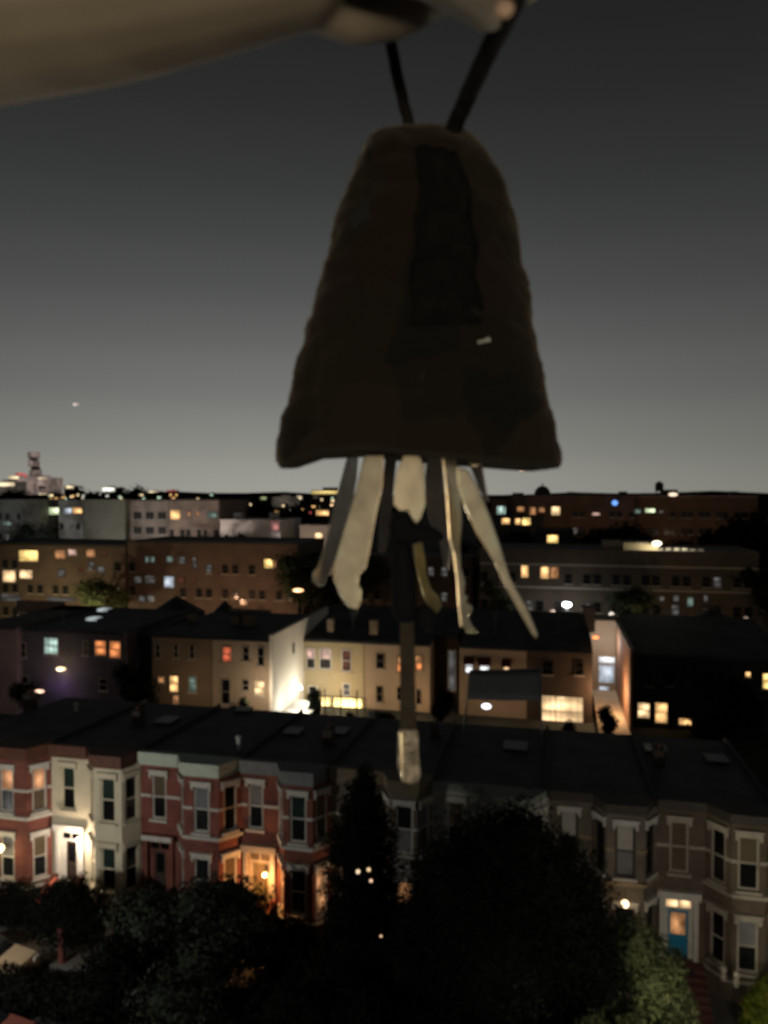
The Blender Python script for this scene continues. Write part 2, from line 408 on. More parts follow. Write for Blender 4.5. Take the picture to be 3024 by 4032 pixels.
    for i in range(7):
        z1 = 1.3-(i)*.186; st.fbox(F0, a-.05-wide_st, b+.05+wide_st, 0.0, z1, (.145 if i == 0 else .745+(i-1)*.30), .744+i*.30)
    s_o = st.build('stoop', sm, root)
    for e in (() if wide_st else (a-.25, b+.05)):
        wg = MB()
        n = len(wg.v); e2 = e+.2
        wg.v += [F0.p(u, z, dd_) for u in (e, e2) for z, dd_ in ((0, .15), (1.75, .15), (1.75, .75), (.55, 2.6), (0, 2.6))]
        wg.f += [(n, n+1, n+2, n+3, n+4), (n+9, n+8, n+7, n+6, n+5), (n+1, n+6, n+7, n+2), (n+2, n+7, n+8, n+3), (n+3, n+8, n+9, n+4), (n, n+5, n+6, n+1)]
        wg.build('stoop_wing_wall', rail_c or sm, s_o)
    if lamp:
        lx, lz, lc, lp = lamp
        l = MB().ball(F0.p(lx, lz, .32), .12, 10, 8).build('wall_lamp', lamp_mat('lamp %s' % (lc,), lc, 14), root, True)
        MB().tube([F0.p(lx, lz+.2, .1), F0.p(lx, lz+.22, .32), F0.p(lx, lz+.12, .32)], .02, 6).build('lamp_bracket', IRON, l)
        light('entrance_light', F0.p(lx-.0, lz-.12, .75), lc, lp, .13)
    if ac:
        q = MB(); h = bh[1][0]; q.fbox(FF, h[0]+.05, h[1]-.05, 4.55, 5.0, .13, .5); 
        a_ = q.build('air_conditioner', TRIM, root); MB().ball(FF.p((h[0]+h[1])/2, 4.77, .5), .14, 10, 4, (1, .3, 1)).build('fan_grille', IRON, a_)
    return dict(root=root, F0=F0, FL=FL, FF=FF, FS=FS, x0=x0, x1=x1, zr=zr)

dark2 = ('dark', 'black')
H1 = row_house('red brick house at the far left with peach lit upper bay windows and white bands', -190, 190, -100, -70, 92, 190, BR_RED, CORN_R, TRIM,
   ('dark', 'dark'), ('peach', 'grey'), ('peach', 'bronze'), ('dark', 'dark'), ('blind2', 'dark'), ('bronze', 'dark'), dict(mat=DKDOOR, glass='dark', transom='dark'), rail_c=STONEB)
H2 = row_house('cream painted house with a white doorway lit by a bright lamp', 190, 545, 340, 360, 468, 545, CREAM, CORN_R, CREAM,
   ('green', 'black'), ('green', 'black'), ('dark', 'dark'), ('dark', 'dark'), ('green', 'black'), ('dark', 'black'), dict(mat=DKDOOR, glass='black', transom='black'),
   band=False, lstyle=True, entry=WHITEP, lamp=(1.80, 3.75, (1, .78, .56), 190), flat_x=1.02, doorx=1.12)
H3 = row_house('red brick house with a pale green cornice and white trimmed bay', 545, 946, 700, 718, 854, 946, BR_RED, CORN_G, TRIM,
   ('bronze', 'black'), ('blind2', 'dark'), ('dark', 'black'), ('dark', 'dark'), ('dark', 'dark'), ('bronze', 'dark'), dict(mat=DKDOOR, glass='black', transom='black'), entry=BR_DEEP)
MB().fbox(H3['F0'], .15, 1.85, 4.1, 4.36, .265, .30).build('door_lintel', TRIM, H3['root'])
H4 = row_house('red brick house with slate cornice and orange lit doorway under a globe lamp', 946, 1300, 1096, 1112, 1228, 1300, BR_DEEP, CORN_S, TRIM,
   ('blind2', 'dark'), ('green', 'dark'), ('bronze', 'dark'), ('dark', 'dark'), ('dark', 'black'), ('dimorange', 'dimorange'), dict(mat=TANDOOR, glass='bronze', transom='bronze', wide=1),
   lamp=(1.35, 3.05, (1, .44, .14), 210), entry=TRIMW, flat_x=.75, doorx=.95, rail_c=BR_RED)
H5 = row_house('taupe house behind the pointed conifer with an air conditioner in its bay window', 1300, 1705, 1515, 1540, 1645, 1705, BR_TAUPE, CORN_Y, TRIM,
   ('dark', 'dark'), ('dark', 'blind2'), ('blind2', 'bronze'), ('dark', 'dark'), ('dimorange', 'dark'), ('dark', 'dark'), dict(mat=DKDOOR, glass='dimorange', transom='dimorange'),
   ac=True, lamp=(.9, 3.4, (1, .6, .35), 25))
H6 = row_house('light grey painted house partly hidden by the big round tree', 1705, 2166, 1903, 1955, 2090, 2166, GREYW, GREYC, TRIM,
   ('bronze', 'dark'), ('dark', 'dark'), ('dark', 'dark'), ('dark', 'dark'), ('dark', 'dark'), ('dark', 'dark'), dict(mat=DKDOOR, glass='dark', transom='dark'), corn_h=.3)
H7 = row_house('dim brown house with a pale blind in its bay, right of the round tree', 2166, 2597, 2343, 2400, 2548, 2597, BR_TAUPE, CORN_B, TRIM,
   ('blind', 'dark'), ('blind', 'blind2'), ('black', 'black'), ('dark', 'dark'), ('dark', 'dark'), ('dark', 'dark'), dict(mat=DKDOOR, glass='dark', transom='dark'), band=TRIMD, corn_h=.4, fm=CORN_B)
H8 = row_house('dark brown brick house with the bright blue front door and white door frame', 2597, 3080, 2792, 2897, 3035, 3110, BR_BROWN, CORN_B, TRIMW,
   ('bronze', 'bronze'), ('bronze', 'black'), ('black', 'black'), ('bronze', 'dark'), ('blind2', 'dark'), ('black', 'black'), dict(mat=BLUE, glass='dimorange', transom='cream'),
   band=TRIMW, corn_h=.4, wide_st=.35, entry=mat('white door trim', (.52, .5, .45), .6, .08, 4))

MB().box(H8['x0']+.75, H8['x0']+1.5, 33.75, 34.15, 1.302, 1.33).build('doormat', IRON, H8['root'])
MB().fbox(H8['F0'], .05, 2.35, .15, .17, 3.0, 5.0).build('garden_path', STOOP, H8['root'])
for px, py in ((2848, 3815), (2900, 3838)):
    q = at(px, py, 32.6); b_ = MB().ball(q, .15, 10, 8); b_.tube([(q.x, q.y, q.z-.5), (q.x, q.y, q.z-.1)], .10, 8); b_.build('stone_ball_post', TRIMW, H8['root'], True)
MB().tube([at(222, 3462, 33.3), at(150, 3545, 32.0)], .14, 8).build('coral_handrail', mat('coral painted rail', (.55, .12, .08), .6, .1, 3), H2['root'])
for (px, py, Y_, lab, rr, cc, pw) in ((2461, 3559, 33.4, 'warm oval lamp below the bay, between the black round tree and the dark treetop', .16, (1, .7, .4), 8), (1, 3340, 33.4, 'bright yellow lamp cut by the left edge beside the lower bay windows', .2, (1, .78, .38), 60), (1410, 3432, 29.0, 'left one of three small warm lights glimpsed in the conifer', .09, (1, .72, .45), 0), (1452, 3424, 29.0, 'upper right one of three small warm lights glimpsed in the conifer', .08, (1, .66, .36), 0), (1461, 3468, 29.0, 'lowest of three small warm lights glimpsed in the conifer', .07, (1, .6, .38), 0), (1500, 3686, 28.6, 'tiny warm light low between the conifer and the big round tree', .05, (1, .6, .35), 0)):
    q = at(px, py, Y_); e = empty('lantern', q, lab, 'lamp'); MB().ball(q, rr, 10, 8).build('globe', lamp_mat('lantern %s' % lab[:4], cc, 1.0 if rr < .1 else 4), e, True); MB().tube([q+Vector((0, 0, rr)), q+Vector((0, .1, rr+.15)), q+Vector((0, .4, rr+.2))], .015, 6).build('bracket', IRON, e)
    if pw: light('lantern_light', q+Vector((0, -.4, -.1)), cc, pw, .15)
q = at(60, 3700, 31.0)
light('car_fill_light', (q.x+.6, 26.6, 4.6), (1, .75, .5), 70, .2)  # added light without a fixture, brightens the beige car
# drainpipes on the terrace
def pipe(H, px, Y, z0, z1, m=PIPE):
    x = X(px, Y); MB().tube([(x, Y, z0), (x, Y, z1)], .055, 8).build('drainpipe', m, H['root'])
pipe(H3, 716, YA-.09, 1.4, 7.9); pipe(H4, 1098, YA-.09, 4.6, 7.9); pipe(H8, 2815, YA-.09, 4.9, 7.9)
# things on the terrace roof
def roof_z(H, y): return H['zr'] + (8.16-H['zr'])*(y-YA-.1)/(44.6-YA-.1)
def roof_pt(px, py, H):
    Y = 40.0
    for _ in range(12):
        d = ray(px, py); t = (roof_z(H, Y)-CAMZ)/d.z; Y = d.y*t
    return Vector((d.x*t, Y, roof_z(H, Y)))
for (px, py, H, w, l) in ((658, 2842, H2, 1.0, 1.3), (1156, 2886, H4, .9, 1.1), (1330, 2885, H5, 1.1, 1.1), (960, 2800, H3, .9, .9), (2580, 2955, H7, 1.0, 1.1), (2820, 2995, H8, 1.0, 1.1), (2030, 2945, H6, 1.2, 1.3)):
    p = roof_pt(px, py, H)
    e = empty('skylight', p, {658: 'low curb skylight on the roof above the cream house', 1156: 'low skylight on the roof behind the slate cornice', 1330: 'low skylight beside the pale roof vent, towards the conifer',
        960: 'small skylight near the back edge of the roof behind the green cornice', 2580: 'dim skylight on the dark roof right of the canopy', 2820: 'skylight on the dark roof above the blue door house', 2030: 'black hatch on the roof under the grey canopy'}[px], 'skylight', 'skylights on the front terrace roofs')
    MB().box(p.x-w/2, p.x+w/2, p.y-l/2, p.y+l/2, p.z-.1, p.z+.12).build('curb', PAR, e)
    MB().box(p.x-w/2-.04, p.x+w/2+.04, p.y-l/2-.04, p.y+l/2+.04, p.z+.12, p.z+.16).build('glass_dome', mat('grey skylight plastic', (.075, .078, .085) if px != 2030 else (.02, .02, .02), .35, .2, 3), e)
for (px, py, H, hh, lab) in ((940, 2952, H3, .62, 'pale sheet metal vent pipe standing behind the green cornice'), (1460, 2840, H5, .45, 'short roof vent behind the conifer tip'), (300, 2800, H2, .4, 'squat dark vent at the back of the roof, above the cream house')):
    p = roof_pt(px, py, H); e = empty('roof_vent', p, lab, 'vent', 'vents on the front terrace roofs')
    MB().tube([p-Vector((0, 0, .1)), p+Vector((0, 0, hh))], .11, 10).build('pipe', PIPE, e); MB().tube([p+Vector((0, 0, hh)), p+Vector((0, 0, hh+.1)), p+Vector((0, 0, hh+.16))], [.17, .17, .04], 10).build('cap', PIPE, e)

for (px, py, H, w, h_, lab) in ((120, 2790, H1, .5, .9, 'stubby chimney on the party wall at the far left roof'), (548, 2850, H2, .45, .8, 'stubby chimney on the party wall left of the green cornice'), (1296, 2930, H4, .5, .8, 'stubby chimney on the party wall beside the conifer tip'), (1715, 2900, H5, .45, .7, 'stubby chimney near the back of the roof, left of the canopy post'), (2590, 3010, H7, .5, .8, 'stubby chimney on the party wall before the blue door house')):
    p = roof_pt(px, py, H); e = empty('chimney', p, lab, 'chimney', 'chimneys on the front terrace roofs'); MB().box(p.x-w/2, p.x+w/2, p.y-.35, p.y+.35, p.z-.1, p.z+h_).build('stack', mat('sooty brick', (.07, .05, .042), .9, .25, 2, brick=(.06, .05, .045)), e); MB().box(p.x-w/2-.05, p.x+w/2+.05, p.y-.4, p.y+.4, p.z+h_, p.z+h_+.08).build('cap', PAR, e)
    for k in (-.15, .15): MB().tube([(p.x, p.y+k, p.z+h_+.07), (p.x, p.y+k, p.z+h_+.3)], .08, 8).build('pot', BRONZE, e)
# grey canopy on posts on the terrace roof
ctl, ctr = at(1850, 2640, 43.8), at(2130, 2632, 43.8); cbl, cbr = at(1842, 2752, 42.4), at(2132, 2758, 42.4)
cp = empty('canopy', (ctl.x, 43, 8.3), 'grey cloth canopy on thin posts standing on the front terrace roof', 'canopy')
m = MB(); GX = 12; rows = []
for j in range(5):
    a, b = ctl.lerp(cbl, j/4), ctr.lerp(cbr, j/4); row = []
    for i in range(GX+1):
        q = a.lerp(b, i/GX); q.z -= .05*math.sin(math.pi*i/GX)*1.0; q.y -= .03*math.sin(i*1.7+j); row.append(len(m.v)); m.v.append(q)
    rows.append(row)
for j in range(4):
    for i in range(GX): m.f.append((rows[j][i], rows[j][i+1], rows[j+1][i+1], rows[j+1][i]))
CANV = mat('grey canvas', (.095, .10, .105), .9, .1, 2)
o = m.build('cloth', CANV, cp, True); md = o.modifiers.new('s', 'SOLIDIFY'); md.thickness = .02
GREYM = mat('grey metal post', (.13, .135, .13), .5, .15, 5)
for (a, bpx, bpy_) in ((ctl, 1800, 2935), (ctr, 2132, 2960), (cbl, 1780, 2975), (cbr, 2120, 2990)):
    H = H6; b = roof_pt(bpx, bpy_, H); b.y = a.y - (.2 if a.y > 43 else 1.2); b.z = roof_z(H, b.y); b.x = a.x + (-.25 if a in (ctl, cbl) else .05)
    MB().tube([a, b], .045, 8).build('post', GREYM, cp)
MB().tube([cbl, cbr], .03, 6).build('crossbar', GREYM, cp); MB().tube([ctl, ctr], .03, 6).build('crossbar', GREYM, cp)

# ------------------------------------------------------------------ trees
def leaf_mat(name, a, b):
    if name in MATS: return MATS[name]
    m = bpy.data.materials.new(name); m.use_nodes = True; t = m.node_tree; bs = t.nodes['Principled BSDF']
    geo = N(t, 'ShaderNodeNewGeometry'); nz = N(t, 'ShaderNodeTexNoise'); nz.inputs['Scale'].default_value = 1.6; nz.inputs['Detail'].default_value = 3
    t.links.new(geo.outputs['Position'], nz.inputs['Vector'])
    f = math_node(t, 'ADD', math_node(t, 'MULTIPLY', nz.outputs[0], .8), math_node(t, 'MULTIPLY', geo.outputs['Random Per Island'], .35))
    r = N(t, 'ShaderNodeValToRGB'); t.links.new(f, r.inputs[0]); r.color_ramp.elements[0].position = .35; r.color_ramp.elements[1].position = .85
    r.color_ramp.elements[0].color = (*a, 1); r.color_ramp.elements[1].color = (*b, 1)
    t.links.new(r.outputs[0], bs.inputs['Base Color']); bs.inputs['Roughness'].default_value = .9; bs.inputs['Specular IOR Level'].default_value = .04
    MATS[name] = m; return m
BARK = mat('dark bark', (.035, .028, .022), .9, .3, 6, .3)
def crown_mesh(name, blobs, n, ls, seed, m):
    """leaf sized faces spread through the shells of several lobes, with added solid cores that block light"""
    rs = np.random.RandomState(seed)
    vol = np.array([b[1][0]*b[1][1]+b[1][0]*b[1][2] for b in blobs]); vol = vol/vol.sum()
    idx = rs.choice(len(blobs), n, p=vol)
    c = np.array([b[0] for b in blobs])[idx]; r = np.array([b[1] for b in blobs])[idx]
    d = rs.normal(size=(n, 3)); d /= np.linalg.norm(d, axis=1)[:, None]
    bump = 1 + .10*np.sin(d[:, 0]*7+seed)*np.cos(d[:, 1]*6+d[:, 2]*5+seed) + .06*np.sin(d[:, 2]*13+d[:, 0]*11)
    rad = (rs.uniform(.55, 1.05, n)**.6)*bump
    p = c + d*r*rad[:, None]
    nn = d + rs.normal(scale=.7, size=(n, 3)); nn /= np.linalg.norm(nn, axis=1)[:, None]
    t = np.cross(nn, rs.normal(size=(n, 3))); t /= np.linalg.norm(t, axis=1)[:, None]; b = np.cross(nn, t)
    s = ls*rs.uniform(.6, 1.3, n)[:, None]
    v = np.stack([p-t*s, p+b*s*.5+nn*s*.12, p+t*s, p-b*s*.5+nn*s*.12], 1).reshape(-1, 3)
    verts = [tuple(x) for x in v]; faces = [(4*i, 4*i+1, 4*i+2, 4*i+3) for i in range(n)]
    for cc, rr in blobs:  # added solid core per lobe, stops light passing through the leaves
        k = len(verts); sg, rg = 9, 6
        for i in range(rg+1):
            th = math.pi*i/rg
            for j in range(sg):
                ph = 2*math.pi*j/sg; q = .60 + .1*math.sin(3*th+ph*2+seed)
                verts.append((cc[0]+rr[0]*q*math.sin(th)*math.cos(ph), cc[1]+rr[1]*q*math.sin(th)*math.sin(ph), cc[2]+rr[2]*q*math.cos(th)))
        for i in range(rg):
            for j in range(sg):
                j2 = (j+1) % sg; faces.append((k+i*sg+j, k+(i+1)*sg+j, k+(i+1)*sg+j2, k+i*sg+j2))
    me = bpy.data.meshes.new(name); me.from_pydata(verts, [], faces); me.materials.append(m); return me
def tree(name, loc, h, blobs, n, ls, m, label, cat='tree', group=None, seed=1, tr=.18, crown='crown'):
    e = empty(name, loc, label, cat, group)
    me = crown_mesh(crown, blobs, n, ls, seed, m); o = bpy.data.objects.new(crown, me); COL.objects.link(o); o.parent = e
    t = MB(); L = Vector(loc); top = max(b[0][2] for b in blobs)*.9
    t.tube([L, L+Vector((.05, .03, top*.4)), L+Vector((-.05, 0, top))], [tr, tr*.75, tr*.2], 8)
    for b in blobs[:5]: t.tube([L+Vector((0, 0, top*.4)), L+Vector(b[0])*.75+Vector((0, 0, .1*top)), L+Vector(b[0])], [tr*.45, tr*.3, tr*.1], 6)
    t.build('trunk', BARK, e); return e
def round_blobs(w, d, z0, z1, k, seed, shrink=.5):
    rs = random.Random(seed); out = [((0, 0, (z0+z1)/2-.06*(z1-z0)), (w*.33, d*.33, (z1-z0)*.36))]
    for i in range(k):
        a = 2*math.pi*(i+rs.random()*.6)/k*2.4; u = rs.random(); zz = z0+(z1-z0)*(.2+.62*u); ww = math.sqrt(max(.05, 1-abs((zz-(z0+z1)*.45)/((z1-z0)*.58))**2))
        rr = rs.uniform(.24, .33); out.append(((math.cos(a)*w*.27*ww, math.sin(a)*d*.27*ww, zz), (w*rr, d*rr, (z1-z0)*rr*.72)))
    return out
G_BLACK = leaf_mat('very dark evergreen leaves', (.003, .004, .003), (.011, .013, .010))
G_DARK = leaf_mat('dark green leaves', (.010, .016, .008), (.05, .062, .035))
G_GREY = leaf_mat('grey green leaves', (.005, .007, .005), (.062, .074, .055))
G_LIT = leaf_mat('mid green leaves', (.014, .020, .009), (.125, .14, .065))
G_YEL = leaf_mat('yellow green leaves', (.04, .06, .01), (.14, .15, .02))
# big dome tree
c = at(2075, 3300, 28.0); R_ = 4.2
bl = [((0, 0, 5.6), (3.6, 3.2, 3.9)), ((-1.9, 0, 4.6), (2.1, 2.2, 3.3)), ((2.0, 0, 4.9), (1.95, 2.2, 3.2)), ((.1, -.8, 8.4), (1.5, 1.5, 1.65)), ((1.3, -.8, 7.3), (1.6, 1.6, 1.8)), ((-1.4, -.8, 6.8), (1.7, 1.7, 1.9)),
      ((-3.0, -.3, 3.4), (1.5, 1.6, 2.3)), ((2.9, -.3, 3.6), (1.35, 1.5, 2.3)), ((0, -1.6, 4.5), (2.6, 2.0, 3.2)), ((.6, -1.2, 9.1), (.9, .9, .95))]
bl = [((b_[0][0]*1.08, b_[0][1], b_[0][2]*1.06), (b_[1][0]*1.12, b_[1][1]*1.1, b_[1][2]*1.10)) for b_ in bl] + [((-2.6, -.4, 5.2), (1.5, 1.5, 2.0)), ((-1.2, -.6, 8.0), (1.4, 1.3, 1.5)), ((2.4, -.4, 6.0), (1.4, 1.4, 1.9))]
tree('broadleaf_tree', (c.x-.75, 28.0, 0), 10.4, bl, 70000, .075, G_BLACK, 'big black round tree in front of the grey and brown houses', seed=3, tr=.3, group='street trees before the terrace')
# pointed conifer
c = at(1428, 3500, 30.6)
bl = [((.08*math.sin(i*2), 0, 1.3+i*.95), (rr_, rr_*.9, 1.0)) for i, rr_ in enumerate((1.9, 1.9, 1.85, 1.8, 1.75, 1.7, 1.6, 1.35, .95))] + [((.1, 0, 9.6), (.5, .45, .95))]
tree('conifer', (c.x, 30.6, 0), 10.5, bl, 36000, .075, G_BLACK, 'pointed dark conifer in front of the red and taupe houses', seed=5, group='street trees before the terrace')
c = at(770, 3700, 29.4)
bl = round_blobs(7.6, 4.5, .6, 5.3, 9, 12) + [((-1.6, -1, 3.6), (1.5, 1.4, 1.4)), ((.3, -.6, 4.4), (1.4, 1.3, 1.1))]
tree('broadleaf_tree', (c.x, 29.4, 0), 6, bl, 16000, .11, G_GREY, 'grey green leafy tree below the green corniced house', seed=8, group='street trees before the terrace')
c = at(275, 3600, 31.2)
bl = [((0, 0, 1.9), (1.9, 1.6, 1.7)), ((.1, -.4, 2.9), (1.1, 1, .85)), ((-.9, -.3, 2.0), (1.1, 1.1, 1.3)), ((1.0, -.3, 1.9), (1.15, 1.1, 1.3))]
tree('broadleaf_tree', (c.x, 31.2, 0), 4.8, bl, 9000, .08, G_BLACK, 'small round dark tree below the lit white doorway', seed=9, group='street trees before the terrace')
c = at(1130, 3850, 29.2)
bl = round_blobs(4.4, 3.6, .4, 3.8, 6, 22)
tree('broadleaf_tree', (c.x, 29.2, 0), 5, bl, 8000, .09, G_BLACK, 'low dark tree below the orange lit doorway', seed=11, group='street trees before the terrace')
c = at(1480, 3850, 29.0)
bl = round_blobs(4.8, 3.6, .4, 4.3, 6, 25)
tree('broadleaf_tree', (c.x, 29.0, 0), 4.6, bl, 8000, .09, G_BLACK, 'low dark tree between the conifer and the big round tree', seed=13, group='street trees before the terrace')
c = at(2480, 3800, 27.6)
bl = [((-1.4, -1.4, 1.6), (.9, .8, 1.0)), ((-.3, -1.7, 1.9), (.8, .7, .9)), ((1.7, -1.1, 1.5), (.8, .7, 1.1)), ((-.2, -1.2, 3.3), (.9, .7, .8)), ((1.3, -.9, 3.1), (.7, .6, .9)), ((0, 0, 2.6), (1.6, 1.3, 1.7)), ((.9, .4, 4.6), (1.15, 1.1, 1.4)), ((1.5, .1, 3.4), (.9, .9, 1.3)), ((-.9, -.7, 2.6), (1.5, 1.3, 1.5)), ((.8, -1.0, 2.0), (1.3, 1.2, 1.5)), ((.2, .6, 5.4), (.9, .9, 1.2))]
tree('broadleaf_tree', (c.x, 27.6, 0), 6, bl, 26000, .075, G_LIT, 'lamplit green tree to the left of the blue door stoop', seed=15, group='street trees before the terrace')
c = at(2300, 4032, 24.4)
tree('shrub', (c.x, 24.4, 0), 3, [((0, 0, 3.0), (1.6, .8, 1.9)), ((-1.0, 0, 3.3), (.9, .7, 1.2)), ((1.1, -.1, 3.6), (.9, .7, 1.3)), ((.3, 0, 4.5), (.8, .6, .75))], 14000, .06, G_LIT, 'pale lamplit shrub at the bottom edge below the big round tree', 'shrub', seed=19, crown='foliage')
c = at(3010, 3900, 31.6)
bl = [((0, 0, 1.2), (.85, .8, 1.3)), ((.2, 0, 2.2), (.6, .6, .8))]
tree('shrub', (c.x, 31.6, 0), 3, bl, 3500, .09, G_YEL, 'yellow green shrub at the right edge below the bay', 'shrub', seed=17, crown='foliage')
c = at(60, 3600, 32.6)
tree('shrub', (c.x, 32.6, 0), 2, [((0, 0, 1.0), (1.9, .8, 1.3)), ((1.2, 0, .9), (1.0, .7, 1.0))], 4000, .09, G_BLACK, 'dark shrub under the bay at the far left, above the beige car', 'shrub', seed=28, crown='foliage')
c = at(60, 3900, 27.3)
bl = [((0, 0, .85), (2.2, .9, .95)), ((1.9, 0, .8), (1.5, .9, .9)), ((3.4, -.2, .8), (1.3, .9, 1.0))]
tree('shrub', (c.x, 27.3, 0), 3, bl, 6000, .09, G_BLACK, 'dark shrub at the lower left corner beside the red car', 'shrub', seed=18, crown='foliage')
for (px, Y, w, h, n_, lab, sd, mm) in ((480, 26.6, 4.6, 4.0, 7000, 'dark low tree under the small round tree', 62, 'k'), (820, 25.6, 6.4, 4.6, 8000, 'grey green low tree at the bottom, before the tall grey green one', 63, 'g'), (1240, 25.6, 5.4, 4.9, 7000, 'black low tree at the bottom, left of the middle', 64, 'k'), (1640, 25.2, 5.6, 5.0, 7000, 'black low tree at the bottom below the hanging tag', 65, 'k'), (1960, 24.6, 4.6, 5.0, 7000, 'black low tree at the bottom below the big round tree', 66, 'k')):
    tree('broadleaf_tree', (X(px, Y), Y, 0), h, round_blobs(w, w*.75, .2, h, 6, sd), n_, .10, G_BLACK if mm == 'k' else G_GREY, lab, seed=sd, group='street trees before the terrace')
# lamps of the street in front
def street_lamp(loc, h, arm, col, power, label, head=(.55, .16), r=.2, glow=6):
    e = empty('street_lamp', loc, label, 'street lamp', 'street lamps'); L = Vector(loc)
    MB().tube([L, L+Vector((0, 0, h*.95)), L+Vector((arm*.3, 0, h)), L+Vector((arm, 0, h+.02))], [.09, .06, .04, .035], 8).build('pole', GREYM, e)
    hd = MB().ball(L+Vector((arm, 0, h-.02)), head[0], 12, 6, (1, .5, head[1]/head[0]*1.0)).build('lamp_head', lamp_mat('street lamp glow %s' % (col,), col, glow), e, True)
    light('street_light', L+Vector((arm, -.05, h-.32)), col, power, r)
    return e
street_lamp((-27.0, 19.2, 0), 8.2, 1.6, (1, .96, .86), 3200, 'street lamp on the near pavement below the left edge')
street_lamp((5.5, 19.0, 0), 7.8, 1.4, (1, .90, .74), 1250, 'street lamp on the near pavement below the middle of the view')
street_lamp((19.5, 19.5, 0), 7.8, -1.2, (1, .90, .76), 470, 'street lamp on the near pavement below the right edge')
c = at(2440, 4032, 23.6)
street_lamp((c.x+.4, 22.6, 0), 3.4, .6, (1, .93, .62), 1300, 'low street lamp below the lamplit green tree')

# parked car, bottom left
def car(loc, label, body_m, rz=0):
    e = empty('parked_car', loc, label, 'car'); e.rotation_euler = (0, 0, rz)
    def prof(pts, w0, w1, m, name, top=None):
        v = []; f = []; k = len(pts)
        for s, w in ((-1, 1), (1, 1)):
            for x, z, ww in pts: v.append((x, s*ww, z))
        f.append(tuple(range(k))[::-1]); f.append(tuple(range(k, 2*k)))
        for i in range(k): f.append((i, (i+1) % k, k+(i+1) % k, k+i))
        me = bpy.data.meshes.new(name); me.from_pydata(v, [], f); me.materials.append(m); o = bpy.data.objects.new(name, me); COL.objects.link(o); o.parent = e
        b = o.modifiers.new('b', 'BEVEL'); b.width = .05; b.segments = 2; return o
    prof([(-2.2, .35, .82), (-2.25, .75, .84), (-1.9, .95, .84), (1.0, .95, .84), (2.05, .8, .82), (2.2, .5, .8), (2.15, .3, .8)], 0, 0, body_m, 'body')
    prof([(-1.75, .94, .78), (-1.35, 1.38, .62), (.1, 1.42, .62), (.95, .94, .76)], 0, 0, W['dark'], 'windows')
    prof([(-1.36, 1.37, .64), (-1.1, 1.45, .58), (0, 1.47, .58), (.15, 1.41, .64)], 0, 0, body_m, 'roof')
    for x in (-1.4, 1.35):
        for s in (-1, 1):
            q = MB(); 
            for i in range(1): q.tube([(x, s*.70, .33), (x, s*.86, .33)], .33, 18)
            me = bpy.data.meshes.new('wheel'); me.from_pydata(q.v, [], q.f); me.materials.append(IRON); o = bpy.data.objects.new('wheel', me); COL.objects.link(o); o.parent = e
            q = MB().tube([(x, s*.80, .33), (x, s*.875, .33)], .19, 12); me = bpy.data.meshes.new('rim'); me.from_pydata(q.v, [], q.f); me.materials.append(GREYM); o2 = bpy.data.objects.new('rim', me); COL.objects.link(o2); o2.parent = o
    for s in (-1, 1):
        q = MB().box(2.1, 2.2, s*.6-.15, s*.6+.15, .58, .72); me = bpy.data.meshes.new('headlight'); me.from_pydata(q.v, [], q.f); me.materials.append(TRIM); o = bpy.data.objects.new('headlight', me); COL.objects.link(o); o.parent = e
        q = MB().box(-2.26, -2.16, s*.62-.13, s*.62+.13, .62, .78); me = bpy.data.meshes.new('tail_light'); me.from_pydata(q.v, [], q.f); me.materials.append(mat('red lens', (.3, .02, .02), .3, .1)); o = bpy.data.objects.new('tail_light', me); COL.objects.link(o); o.parent = e
c = at(20, 3985, 26.6)
c = at(-90, 3985, 25.0)
car((c.x, 25.0, 0), 'dark red car parked at the kerb in the lower left corner', mat('dark red car paint', (.16, .05, .04), .4, .08, 2, spec=.5))
c = at(0, 3740, 28.8)
car((c.x-.75, 28.8, 0), 'beige car parked at the far kerb, cut by the left edge', mat('beige car paint', (.50, .38, .25), .5, .06, 2, spec=.4))
bpy.data.objects['parked_car.001'].scale = (1, 1, 1.25)
c = at(245, 3880, 30.3)
e = empty('hydrant_post', (c.x, 30.3, .14), 'short dark red post on the kerb right of the red car', 'post')
MB().tube([(c.x, 30.3, .1), (c.x, 30.3, 1.55), (c.x, 30.3, 1.65)], [.17, .16, .09], 10).build('shaft', mat('dull red paint', (.15, .05, .045), .6, .2, 4), e)
MB().tube([(c.x, 30.3, 1.65), (c.x, 30.3, 1.75)], .2, 10).build('cap', mat('dull red paint', (.15, .05, .045)), e)

